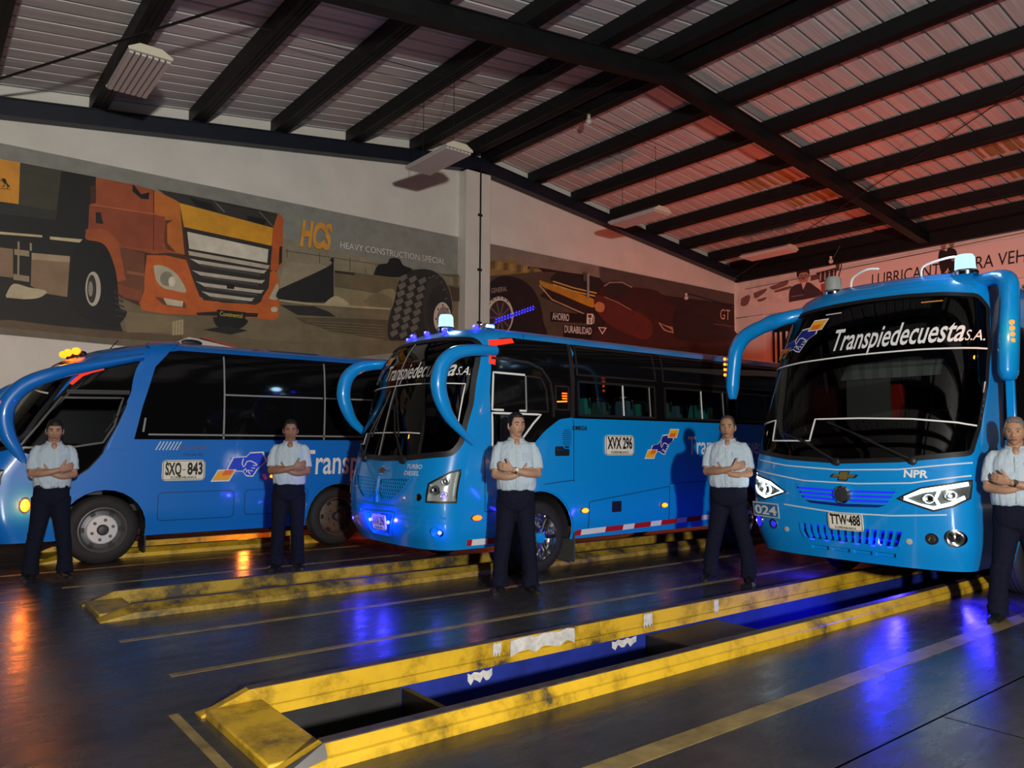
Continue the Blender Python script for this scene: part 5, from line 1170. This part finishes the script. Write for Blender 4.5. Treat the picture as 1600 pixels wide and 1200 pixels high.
dens = lambda poly, st=.06: [(a[0]+(c[0]-a[0])*j/k, a[1]+(c[1]-a[1])*j/k) for i in range(len(poly)) for a, c in [(poly[i], poly[(i+1) % len(poly)])] for k in [max(1, int(math.hypot(c[0]-a[0], c[1]-a[1])/st))] for j in range(k)]
dw = dens(DW)
holes = [ws, dw, arch(B, 1.39, .47, .4), arch(B, 1.39, .47, .4, -1), arch(B, 4.36, .46, .4)]
HL1 = [(.72, 1.02), (.95, 1.10), (1.044, 1.11), (1.046, .96), (1.0, .88), (.80, .88)]; holes += [B.pts('F', HL1), B.pts('F', mirror_x(HL1))]
body(B, 'body', M_BLUE1, T, holes)
patch(B, 'windscreen', M_GLASSD, T, ws, off=-.004, rim=0); band(B, 'windscreen_seal', M_TRIM, T, WS, .05, 'F', .006, True)
band(B, 'white_line', M_WHITE, T, [(.2, 2.06), (.6, 2.04), (.93, 1.98)], .02, 'F', .004); letters(B, 'company_lettering', M_WHITE, T, [('sa2', 'F', .70, 2.1, .10, .14, .1)], .006)
DB = [(1.13, 2.30), (1.35, 2.39), (1.57, 2.45), (1.72, 2.28), (1.9, 2.02), (2.02, 1.66), (2.09, 1.3), (2.06, 1.12), (1.96, 1.0), (1.84, 1.0), (1.6, 1.12), (1.44, 1.26), (1.12, 1.36)]
patch(B, 'door_glazing', M_FRIT, T, dens(round_poly(DB, .06)), [dw], off=.004)
o = patch(B, 'driver_window', M_GLASSM, T, dw, off=0, rim=0)
b = MB(); strip(B, b, dens(DW), .022, .012, True); obj('window_frame', b, mat('dark_bar', (.05, .05, .05), .4), o)
b = MB(); strip(B, b, dens([(1.96, 1.0), (2.06, 1.12), (2.09, 1.3), (2.02, 1.66), (1.95, 1.9)])[:-8], .014, .012); obj('door_edge_trim', b, M_CHROME, T)
b = MB(); strip(B, b, [(1.2, 2.0), (1.5, 2.01), (1.88, 2.02)], .05, .014); obj('window_rail', b, M_TRIM, T)
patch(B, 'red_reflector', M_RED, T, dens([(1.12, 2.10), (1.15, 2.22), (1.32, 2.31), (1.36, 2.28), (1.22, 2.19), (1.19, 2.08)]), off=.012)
WB = [(1.66, 1.46), (1.74, 1.85), (1.88, 2.35), (2.04, 2.55), (2.2, 2.585), (6.0, 2.585), (6.0, 1.47)]
patch(B, 'window_band', M_FRIT, T, B.pts('n', WB, .15), off=.004, step=.085)
patch(B, 'pillar_fairing', M_BLUE1, T, B.pts('n', [(1.40, 1.34), (1.52, 1.66), (1.66, 2.02), (1.76, 2.28), (1.84, 2.5), (1.86, 2.66), (2.24, 2.695), (2.08, 2.56), (1.90, 2.35), (1.76, 1.85), (1.68, 1.46), (1.64, 1.34)]), off=.02, rim=.02)
GB = mat('dull_grey_bar', (.25, .25, .25), .4)
for l in ([(2.74, 1.47), (2.74, 2.54)], [(4.12, 1.47), (4.14, 2.54)], [(2.74, 2.04), (4.10, 2.05)], [(4.14, 2.05), (5.4, 2.06)], [(1.84, 1.52), (6.0, 1.52)], [(1.78, 1.55), (1.80, 1.72)]): band(B, 'window_bar', GB, T, l, .02, 'n', .012)
for k in range(7): band(B, 'badge_stripe', M_WHITED, T, [(1.93+k*.04, 1.33), (1.985+k*.04, 1.435)], .012, 'n', .006)
letters(B, 'builder_lettering', mat('bronze_letters', (.16, .10, .07), .4), T, [('inq', 'n', 2.20, 1.335, .055, .36, 0)], .008); letters(B, 'builder_lettering', M_INK, T, [('chev', 'n', 2.25, 1.26, .035, .24, .2)], .008)
plate(B, 'n', 2.265, 1.08, .51, .255, T, 'sxq1', 'sxq2', off=.018)
logo(B, 'n', 3.05, 1.14, .40, T, False); letters(B, 'company_lettering', M_WHITE, T, [('trans', 'n', 3.80, 1.0, .34, 2.2, .04)], .006)
band(B, 'hatch_seam', mat('seam_blue', (.006, .05, .16), .4), T, round_poly([(1.98, .47), (2.9, .47), (2.9, .81), (1.98, .81)], .06), .01, 'n', .003, True, .004); band(B, 'hatch_seam', mat('seam_blue', (.006, .05, .16), .4), T, round_poly([(3.04, .49), (3.9, .49), (3.9, .81), (3.04, .81)], .06), .01, 'n', .003, True, .004)
band(B, 'wheel_arch_lip', M_BLUE1, T, [(1.39+.49*math.cos(a), .40+.49*math.sin(a)) for a in [PI*.0+k*PI/14 for k in range(15)]], .05, 'n', .018, False, .02)
band(B, 'wheel_arch_lip', M_BLUE1, T, [(4.36+.48*math.cos(a), .40+.48*math.sin(a)) for a in [PI*.0+k*PI/14 for k in range(15)]], .05, 'n', .018, False, .02)
sidelamp(B, T, 'n', .60, .72, .05, .075, L_AMBY); lamp('side_marker_glow', 'POINT', on(B, 'n', .60, .72, .12), (1, .2, .01), 9, .03); sidelamp(B, T, 'n', 3.38, .98, .022, .022, L_AMBY); sidelamp(B, T, 'n', 1.02, .50, .03, .012, L_AMBY)
for sg in (1, -1):
    H = HL1 if sg > 0 else mirror_x(HL1); hp = B.pts('F', H); o = recess(B, 'headlamp', T, hp, .05, M_HOUSE); band(B, 'headlamp_surround', M_TRIM, o, H, .02, 'F', .008, True)
    b = MB(); disc(B, b, 'F', sg*.9, .99, [(.07, -.045), (.066, -.02), (.05, -.035), (.02, -.045)], 16); obj('reflector', b, M_CHROME, o); b = MB(); disc(B, b, 'F', sg*1.0, .98, [(.035, -.03), (.03, -.01)], 12); obj('indicator', b, L_AMB, o); patch(B, 'headlamp_lens', M_GLASSC, o, hp, off=.003, rim=0)
band(B, 'bumper_slot', M_INK, T, [(-.5, .5), (.5, .5)], .09, 'F', .004); band(B, 'grille_slot', M_INK, T, [(-.45, .95), (.45, .95)], .10, 'F', .004)
for sg, kind in ((1, 'steel'), (-1, 'steel')): wheel(T, 1.89, B.yc-sg*.93, -sg, kind); well(B, T, 1.89, sg, .47)
wheel(T, 4.86, B.yc-.92, -1, 'rust'); wheel(T, 4.86, B.yc+.92, 1, 'rust'); well(B, T, 4.86, 1, .46)
b = MB(); b.box((2.37, B.yc-.86, .27), (.02, .24, .34)); obj('mud_flap', b, M_INK, T, smooth=False)
rear_and_floor(B, T, M_BLUE1)
r1 = [(.05, .10), (.07, .09), (.08, .085), (.09, .085), (.095, .085), (.095, .085), (.085, .08), (.06, .06), (.025, .03)]
for yy, s_ in ((10.1, -1), (12.2, 1)):
    a = sweep_arm('mirror_arm', T, [(2.25, yy-s_*.08, 2.47), (1.66, yy-s_*.05, 2.31), (1.32, yy, 2.2), (1.05, yy, 2.06), (.90, yy, 1.88), (.86, yy, 1.70), (.90, yy, 1.5), (1.0, yy, 1.32), (1.09, yy-s_*.03, 1.18)], r1, M_BLUE1)
    leds('mirror_led', a, [(.79, yy-.05, 1.86-k*.05) for k in range(3)], .018, L_AMB)
for k, (v, x) in enumerate(((.62, 1.30), (.36, 1.38), (.1, 1.46))):
    P = on(B, 'F', v, 2.47, .02); b = MB(); b.ball(P+Vector((-.05, 0, .03)), (.05, .06, .045), 12, 8); o = obj('roof_marker', b, L_AMBY, T); b = MB(); b.ball(P+Vector((.02, 0, .0)), (.05, .05, .04), 10, 6); obj('marker_housing', b, M_TRIM, o)
lamp('roof_marker_glow', 'POINT', on(B, 'F', .4, 2.47, .2)+Vector((-.1, 0, .05)), (1, .22, .01), 9, .05)
b = MB(); A0 = on(B, 'n', 2.0, 2.68, 0)+Vector((-.75, .5, -.22)); b.tube([A0+Vector((.25, 0, .1)), A0+Vector((.38, 0, .27))], .007, 6); obj('aerial', b, M_TRIM, T)
rv = thing('x', 'x', 'x') if False else None
b = MB(); b.prism([(2.72, 10.75, 2.72), (2.95, 10.75, 2.84), (3.12, 10.75, 2.82), (3.72, 10.75, 2.72)], (0, .7, 0)); o = obj('roof_vent', b, mat('vent_white', (.55, .53, .48), .5), T, bev=.015)
b = MB(); b.prism([(3.10, 10.74, 2.835), (3.14, 10.74, 2.85), (3.58, 10.74, 2.765), (3.56, 10.74, 2.745)], (0, .6, 0)); obj('vent_red_panel', b, mat('vent_red', (.4, .03, .025), .5), o, smooth=False)
b = MB(); b.ball((2.98, 10.73, 2.76), (.14, .02, .045), 12, 6); obj('vent_opening', b, M_INK, o)
b = MB(); b.loft([[(1.25, y, 1.3), (1.7, y, 1.4), (1.9, y, 1.2), (1.9, y, .8), (1.3, y, .8)] for y in (10.3, 10.9, 11.5, 12.0)]); obj('dashboard', b, M_DARKGREY, T)
seat(T, 2.02, 10.55, mat('pale_seat', (.32, .36, .36), .8), 1.2, z=.85)
# ------------------------------------------------------------------ people
M_SHIRT = mat('pale_blue_shirt', lin(176, 192, 204), .85, bump=.12, bump_scale=900); M_SHIRTP = mat('pale_shirt_trim', lin(168, 185, 198), .85)
M_TROUS = mat('navy_trousers', (.0065, .008, .020), .9, noise_amt=.25, noise_scale=30, spec=.15)
M_SHOE = mat('black_leather', (.010, .010, .010), .35); M_BELT = mat('dark_belt', (.012, .010, .009), .5)
M_EYE = mat('eye_white', (.26, .24, .22), .35); M_IRIS = mat('dark_iris', (.012, .008, .006), .2); M_LIP = mat('lips', (.20, .075, .055), .55)
def gs(d, s): return math.exp(-(d/s)**2)
def sstep(a, b, x): t = max(0, min(1, (x-a)/(b-a))); return t*t*(3-2*t)
def head_shape(dx, dy, dz, wide=1.0):
    """point of a head about 0.235 m high for a direction; -y is the face"""
    n = 2.25; k = (abs(dx)**n+abs(dy)**n+abs(dz)**n)**(-1/n); X, Y, Z = dx*k*.077*wide, dy*k*(.094 if dy < 0 else .103), dz*k*.118
    jaw = sstep(-.01, -.115, Z); X *= 1-.30*jaw
    if Y > 0: Y *= 1-.55*jaw
    else: Y *= 1-.10*sstep(-.02, -.09, Z)*(1-gs(X, .03))
    X *= 1-.06*sstep(.05, .11, Z)
    if dy < 0:
        f = sstep(0, .35, -dy)
        d = .026*gs(X, .0125)*(sstep(.016, -.038, Z) if Z > -.038 else gs(Z+.038, .011))
        d += .008*gs(abs(X)-.015, .008)*gs(Z+.037, .010)
        d += .007*gs(Z-.024, .010)*sstep(.062, .03, abs(X))
        d -= .013*gs(abs(X)-.031, .017)*gs(Z-.002, .013)
        d += .006*gs(abs(X)-.042, .02)*gs(Z+.028, .022)
        d += .007*gs(X, .022)*(gs(Z+.062, .006)+gs(Z+.075, .007))-.004*gs(X, .026)*gs(Z+.0685, .0035)
        d += .010*gs(X, .024)*gs(Z+.104, .014)-.004*gs(X, .03)*gs(Z+.089, .007)
        Y -= d*f
    return Vector((X, Y, Z))
def head_grid(fn, na=56, ne=44):
    vs = []; fs = []
    for i in range(ne+1):
        el = -PI/2+PI*i/ne
        for j in range(na):
            az = 2*PI*j/na; vs.append(fn(math.sin(az)*math.cos(el), -math.cos(az)*math.cos(el), math.sin(el)))
    for i in range(ne):
        for j in range(na):
            j2 = (j+1) % na; fs.append((i*na+j, i*na+j2, (i+1)*na+j2, (i+1)*na+j))
    return vs, fs
PENDING = []
def remesh(name, mb, m, parent, voxel, smooth, post=None):
    me = mb.mesh(name, m, True, 3.1); o = bpy.data.objects.new(name, me); COL.objects.link(o); o.parent = parent
    r = o.modifiers.new('r', 'REMESH'); r.mode = 'VOXEL'; r.voxel_size = voxel; r.use_smooth_shade = True
    if smooth: s = o.modifiers.new('s', 'SMOOTH'); s.factor = .5; s.iterations = smooth
    PENDING.append((o, m, post)); return o
def ring(z, hw, hd, yc=0.0, k=28, n=2.5, x0=0.0):
    out = []
    for i in range(k):
        a = 2*PI*i/k; c, s_ = math.cos(a), math.sin(a); r = (abs(c)**n+abs(s_)**n)**(-1/n); out.append((x0+hw*r*c, yc+hd*r*s_, z))
    return out
def person(label, x, y, hgt, skin, hair, yaw=0.0, turn=0.0, nod=0.0, flip=False, stance=.15, bulk=1.0, hairline=.075, watch=False, gap=0.0, buckle=True):
    s = hgt/1.70; T = thing('person', label, 'person', (x, y, 0)); T.rotation_euler = (0, 0, math.atan2(-x, y)+yaw); T.scale = (s, s, s)
    fx = -1 if flip else 1; F = lambda p: (p[0]*fx, p[1], p[2])
    msk = mat('skin_%d' % int(skin[0]*1000), skin, .55, noise_amt=.12, noise_scale=22)
    HC = Vector((0, -.012, 1.583)); HR = Matrix.Rotation(turn, 3, 'Z') @ Matrix.Rotation(nod, 3, 'X')
    hp = lambda v: HC+HR @ Vector(v)
    b = MB()
    vs, fs = head_grid(lambda a, c, d: hp(head_shape(a, c, d))); b.add(vs, fs)
    for e in (-1, 1):
        vs, fs = [], []
        m = MB(); m.ball((0, 0, 0), (.010, .020, .033), 12, 8); b.add([hp(Matrix.Rotation(e*.35, 3, 'Z') @ Vector(v)+Vector((e*.080, .012, -.004))) for v in m.v], m.f)
    b.tube([(0, .018, 1.37), (0, .012, 1.44), hp((0, .012, -.06))], [(.064, .060), (.057, .057), (.056, .060)], 18)
    b.ball((0, -.046, 1.405), (.040, .052, .050), 14, 10)
    B_ = bulk
    b.loft([ring(z, hw*.86, hd*.8, yc) for z, hw, hd, yc in ((.86, .15, .10, 0), (.98, .16, .11, -.01), (1.1, .165, .115, -.01), (1.25, .165, .10, 0), (1.36, .145, .082, .005), (1.42, .085, .062, .01))])
    for sx in (-1, 1):
        hx = .09; kx = .5*(hx+stance); b.tube([(sx*hx, 0, .9), (sx*kx, -.012, .48), (sx*stance, .012, .06)], [.065, .05, .033], 12)
    # crossed arms: R outside (hand laid on the other upper arm), L tucked beneath
    S = .160+.012*(B_-1)*4; yo = -.03*(B_-1)*5
    EX = .196*(1+(B_-1)*.6); armR = [(-S, .0, 1.37), (-EX*.965, -.03, 1.25), (-EX, -.062+yo*.5, 1.125)]; foreR = [armR[2], (-.085, -.158+yo, 1.130), (.055, -.196+yo, 1.165)]
    armL = [(S, .0, 1.375), (EX*.965, -.03, 1.25), (EX, -.060+yo*.5, 1.115)]; foreL = [armL[2], (.085, -.14+yo, 1.095), (-.025, -.152+yo, 1.125)]
    for A, Fo in ((armR, foreR), (armL, foreL)):
        b.tube([F(p) for p in catmull(A, 5)], resample([.036, .042, .044], 11), 14)
        b.tube([F(p) for p in catmull(Fo, 6)], resample([.045, (.045, .042), (.038, .034), (.030, .024)], 13), 14); b.ball(F(A[2]), .047, 12, 8)
    def hand(wr, d, up, curl, thumb, nm):
        """palm from the wrist along d; 'up' is the thumb side; fingers bend towards curl"""
        d = Vector(d).normalized(); up = Vector(up); up = (up-d*up.dot(d)).normalized(); c = Vector(curl); c = (c-d*c.dot(d)-up*c.dot(up)).normalized(); W = Vector(wr)
        pal = [W+d*t for t in (0, .035, .07, .092)]; b.tube([F(p) for p in pal], [(.026, .021), (.040, .018), (.043, .016), (.040, .014)], 14, up=F(c))
        for i, (o_, L) in enumerate(((.031, .070), (.0105, .080), (-.0105, .074), (-.031, .058))):
            p0 = W+d*.082+up*o_; p1 = p0+d*L*.42+c*.006; p2 = p1+d*L*.30+c*L*.20; p3 = p2+d*L*.16+c*L*.26
            b.tube([F(p) for p in (p0-d*.02, p0, p1, p2, p3)], [.0095, .0098, .0092, .0085, .0068], 10)
        t0 = W+d*.028+up*.026; t1 = t0+d*.028+up*.026; t2 = t1+(d*.020+up*.022)*(1 if thumb else .7)
        b.tube([F(p) for p in (t0, t1, t2, t2+d*.010+up*.012)], [.014, .0125, .0105, .008], 10)
    hand(foreR[2], (.93, .18, .30), (-.25, -.1, .95), (.1, .95, -.1), True, 'R')
    hand(foreL[2], (-.95, .12, .20), (.2, -.05, .95), (-.1, .9, .1), True, 'L')
    body_ = remesh('body', b, msk, T, .0052, 1)
    # face details
    for e in (-1, 1):
        m = MB(); m.ball((0, 0, 0), (.0135, .009, .0075), 12, 8); eb = put('eye', MB().add([hp(Vector(v)+Vector((e*.031, -.0775, .002))) for v in m.v], m.f).mesh('eye', M_EYE), T)
        m = MB(); m.ball((0, 0, 0), (.0055, .004, .0058), 10, 6); put('iris', MB().add([hp(Vector(v)+Vector((e*.031, -.0850, .002))) for v in m.v], m.f).mesh('iris', M_IRIS), eb)
        bw = MB(); bw.tube([hp((e*.014, -.0965, .020)), hp((e*.032, -.0935, .026)), hp((e*.052, -.078, .020))], [(.003, .0045), (.0035, .005), (.002, .003)], 8); obj('eyebrow', bw, hair, T)
    lp = MB(); lp.tube([hp((-.024, -.086, -.069)), hp((-.011, -.0965, -.067)), hp((0, -.099, -.0685)), hp((.011, -.0965, -.067)), hp((.024, -.086, -.069))], [(.002, .003), (.004, .0075), (.0045, .008), (.004, .0075), (.002, .003)], 8); obj('mouth', lp, M_LIP, T)
    # hair: a close cap over the skull, from the hairline back
    vs, fs = head_grid(lambda a, c, d: head_shape(a, c, d), 56, 44); keep = []
    def hairy(v):
        az = math.atan2(v.x, -v.y); f = abs(az)
        line = hairline-.004 if f < .55 else hairline-.004-(hairline+.012)*sstep(.55, 1.05, f) if f < 1.5 else -.012-.06*sstep(1.7, 2.3, f)
        if 1.25 < f < 1.9: line = min(line, -.02 if f < 1.5 else .02)
        return v.z > line
    for f in fs:
        if all(hairy(vs[i]) for i in f): keep.append(f)
    used = sorted({i for f in keep for i in f}); mp = {i: k for k, i in enumerate(used)}
    out = []; inn = []
    for i in used:
        v = vs[i]; r = v.length; th = (.004+.014*sstep(.03, .1, v.z))*(1-.35*gap)+.0035*noise.noise(v*60)
        out.append(hp(v*(1+th/r))); inn.append(hp(v*(1-.004/r)))
    hb = MB(); n = len(used); hb.add(out+inn, [tuple(mp[i] for i in f) for f in keep]+[tuple(n+mp[i] for i in f[::-1]) for f in keep])
    cnt = {}
    for f in keep:
        for k in range(4):
            e = (f[k], f[(k+1) % 4]); cnt[e] = 1
    hb.add(out+inn, []) if False else None
    for e in list(cnt):
        if (e[1], e[0]) not in cnt and e[0] != e[1]: hb.f.append((mp[e[1]], mp[e[0]], n+mp[e[0]], n+mp[e[1]])); hb.m.append(0)
    obj('hair', hb, hair, T, sharp=3)
    # shirt
    sh = MB(); W = B_
    prof = [(.965, .178, .128, -.004), (.99, .186, .134, -.008), (1.04, .188, .140, -.016), (1.12, .186, .140, -.014), (1.2, .186, .134, -.006), (1.3, .184, .122, 0), (1.36, .172, .110, .004), (1.40, .150, .096, .008), (1.43, .115, .078, .010), (1.448, .072, .066, .010)]
    sh.loft([ring(z, hw*(1+(W-1)*(.9 if z < 1.3 else .5)), hd*(1+(W-1)*(1.6 if z < 1.22 else .6)), yc-(W-1)*.10*(1 if z < 1.22 else 0)) for z, hw, hd, yc in prof])
    for A, in ((armR,), (armL,)):
        P = [Vector(p) for p in catmull(A, 5)]; P = [P[0]+Vector((-.05*(1 if A[0][0] > 0 else -1), .0, .0))]+P[:9]
        sh.tube([F(p) for p in P], resample([(.046, .054), (.052, .060), (.053, .060), (.052, .058), (.056, .062)], len(P)), 16)
    def wrinkle(me):
        NN = [n.vector.copy() for n in me.vertex_normals]; co = [v.co.copy() for v in me.vertices]
        for i, v in enumerate(me.vertices):
            c = co[i]; k = .5+.5*sstep(1.05, .97, c.z); a = noise.noise(Vector((c.x*15+x, c.y*9, c.z*7+y)))*.014*k+noise.noise(Vector((c.x*40, c.y*30, c.z*16+x)))*.006
            v.co = c+NN[i]*a
    so = remesh('shirt', sh, M_SHIRT, T, .0085, 2, wrinkle)
    pk = MB(); zs = [.985, 1.04, 1.1, 1.16, 1.22, 1.28, 1.34, 1.375]
    def front(z, xx=0.0):
        for i in range(len(prof)-1):
            a, c = prof[i], prof[i+1]
            if a[0] <= z <= c[0]:
                t = (z-a[0])/(c[0]-a[0]); hd = a[2]+(c[2]-a[2])*t; yc = a[3]+(c[3]-a[3])*t; hw = a[1]+(c[1]-a[1])*t
                hd *= (1+(W-1)*(1.6 if z < 1.22 else .6)); yc -= (W-1)*.10*(1 if z < 1.22 else 0)
                return yc-hd*(max(0, 1-abs(xx/hw)**2.5))**(1/2.5)
        return -.12
    pk.loft([[(-.014, front(z)-.001, z), (.014, front(z)-.001, z), (.014, front(z)-.0085, z), (-.014, front(z)-.0085, z)] for z in zs]); obj('button_placket', pk, M_SHIRTP, so, sharp=.4)
    for z in (1.02, 1.30, 1.35):
        bt = MB(); bt.ball((0, front(z)-.0095, z), (.006, .003, .006), 10, 6); obj('button', bt, M_PLATE, so)
    pq = MB(); xx = [.055, .085, .115, .145]; pq.loft([[(xv, front(1.27, xv)-.002, 1.215), (xv, front(1.27, xv)-.002, 1.325), (xv, front(1.27, xv)-.008, 1.325), (xv, front(1.27, xv)-.008, 1.215)] for xv in xx]); obj('breast_pocket', pq, M_SHIRTP, so, sharp=.4)
    # collar: a fold-over band left open at the throat
    for e in (-1, 1):
        cb = MB(); rows = []
        for k in range(9):
            a = PI/2-e*(k/8)*(PI*.86); ca, sa = math.cos(a), math.sin(a); dip = .020*sstep(.55, 1, k/8); tip = .030*sstep(.6, 1, k/8)
            rows.append([(.066*ca, .012+.064*sa, 1.428-dip), (.063*ca, .012+.062*sa, 1.474-dip), (.071*ca, .012+.071*sa, 1.478-dip), (.100*ca, .010+.098*sa-.010*tip/.03, 1.424-dip-tip), (.094*ca, .010+.092*sa-.006*tip/.03, 1.422-dip-tip)])
        cb.loft(rows); obj('collar', cb, M_SHIRT, so, sharp=.5)
    # trousers
    tr = MB(); tr.loft([ring(z, hw*(1+(W-1)*.7), hd*(1+(W-1)*1.0), yc-(W-1)*.04) for z, hw, hd, yc in ((.745, .07, .06, .0), (.775, .125, .095, .0), (.81, .163, .116, .004), (.86, .178, .126, .004), (.93, .176, .126, 0), (.985, .174, .124, -.004), (1.0, .172, .122, -.005))])
    for sx in (-1, 1):
        hx = .086; kx = .45*hx+.55*stance; P = catmull([(sx*hx, .0, .86), (sx*(hx+.006), -.005, .72), (sx*kx, -.014, .46), (sx*(stance-.004), .006, .22), (sx*stance, .004, .038)], 5)
        tr.tube(P, resample([(.092, .106), (.088, .098), (.072, .078), (.066, .073), (.070, .084)], len(P)), 18)
    def tw(me):
        NN = [n.vector.copy() for n in me.vertex_normals]; co = [v.co.copy() for v in me.vertices]
        for i, v in enumerate(me.vertices):
            c = co[i]; lo = sstep(.35, .05, c.z)+.6*gs(c.z-.47, .09)+.5*gs(c.z-.82, .06); v.co = c+NN[i]*(noise.noise(Vector((c.x*9+x, c.y*9, c.z*26)))*.010*lo+noise.noise(Vector((c.x*22, c.y*16, c.z*6)))*.004)
    remesh('trousers', tr, M_TROUS, T, .0085, 2, tw)
    bl = MB(); kz = 1+(W-1)*.7; kd = 1+(W-1)*1.0; yb = -.004-(W-1)*.04
    bl.loft([ring(.975, .1775*kz, .1275*kd, yb, 36), ring(1.008, .1765*kz, .1265*kd, yb, 36)], caps=False); obj('belt', bl, M_BELT, T)
    if buckle: bk = MB(); bk.box((0, yb-.1275*kd-.004, .990), (.042, .008, .032)); obj('belt_buckle', bk, M_CHROME, T, bev=.003)
    for sx in (-1, 1):
        sm = MB(); Rm = Matrix.Rotation(sx*.28, 3, 'Z'); rows = []
        for t, hw, ht in ((.085, .024, .040), (.07, .034, .075), (.02, .038, .082), (-.04, .040, .070), (-.10, .046, .052), (-.15, .045, .042), (-.185, .034, .034), (-.20, .016, .024)):
            rows.append([Vector((sx*stance, 0, 0))+Rm @ Vector((hw*math.cos(a)*(1 if math.sin(a) > 0 else 1.06), t, max(.014, ht*.5+ht*.5*math.sin(a)))) for a in [2*PI*k/16 for k in range(16)]])
        sm.loft(rows); o = obj('shoe', sm, M_SHOE, T)
        sl = MB(); outl = [Vector((sx*stance, 0, 0))+Rm @ Vector((w_*q, t, 0)) for q, seq in ((1, 1), (-1, -1)) for t, w_ in ((.095, .018), (.075, .038), (.02, .042), (-.04, .043), (-.10, .05), (-.15, .049), (-.19, .036), (-.21, .016))[::seq]]
        sl.prism(outl, (0, 0, .018)); obj('sole', sl, M_BELT, o, smooth=False)
    if watch:
        wr = Vector(foreR[2]); d = (Vector(foreR[2])-Vector(foreR[1])).normalized(); c = wr-d*.035
        wb = MB(); wb.tube([F(c-d*.011), F(c+d*.011)], [(.0365, .031), (.0365, .031)], 18); wo = obj('wristwatch', wb, M_INK, T)
        wf = MB(); nn = Vector((-.15, -.9, .25)).normalized(); nn = (nn-d*nn.dot(d)).normalized(); wf.tube([F(c+nn*.028), F(c+nn*.040)], [.018, .017], 16); obj('watch_face', wf, mat('watch_face', (.7, .68, .6), .3) if watch > 1 else M_INK, wo)
    return T
HB = mat('black_hair', (.007, .006, .006), .6, noise_amt=.4, noise_scale=60); HG = mat('dark_grey_hair', (.05, .04, .034), .65, noise_amt=.5, noise_scale=60); HS = mat('grey_hair', (.17, .155, .14), .65, noise_amt=.5, noise_scale=60)
person('man with belted dark trousers standing by the front wheel of the left bus', 1.27, 9.50, 1.655, (.40, .22, .145), HB, yaw=.06, turn=-.05, nod=.06, stance=.16, bulk=.97, hairline=.062)
person('man in a pale shirt before the white lettering of the left bus', 3.53, 8.62, 1.685, (.30, .155, .095), HB, yaw=-.03, turn=.05, nod=.02, stance=.12, bulk=1.0, hairline=.08, buckle=False)
person('man with short black hair and a round watch before the centre bus door', 4.79, 6.00, 1.735, (.44, .25, .16), HB, yaw=.10, turn=.34, nod=-.10, flip=True, stance=.15, bulk=1.03, hairline=.075, watch=2, buckle=False)
person('stocky man with receding greying hair between the centre and right buses', 7.00, 5.10, 1.745, (.38, .205, .125), HG, yaw=-.08, turn=-.02, nod=-.05, stance=.19, bulk=1.10, hairline=.092, gap=.6)
person('grey-haired man with a black watch strap at the right edge before the right bus', 7.34, 2.47, 1.68, (.42, .225, .135), HS, yaw=.04, turn=-.12, nod=-.02, flip=True, stance=.17, bulk=1.05, hairline=.078, watch=1, buckle=False)
_dg = bpy.context.evaluated_depsgraph_get()
for o, m, post in PENDING:
    me = bpy.data.meshes.new_from_object(o.evaluated_get(_dg)); me.name = o.name.split('.')[0]
    if post: post(me)
    me.materials.clear(); me.materials.append(m); me.polygons.foreach_set('use_smooth', [True]*len(me.polygons)); me.update()
    o.modifiers.clear(); old = o.data; o.data = me; bpy.data.meshes.remove(old)
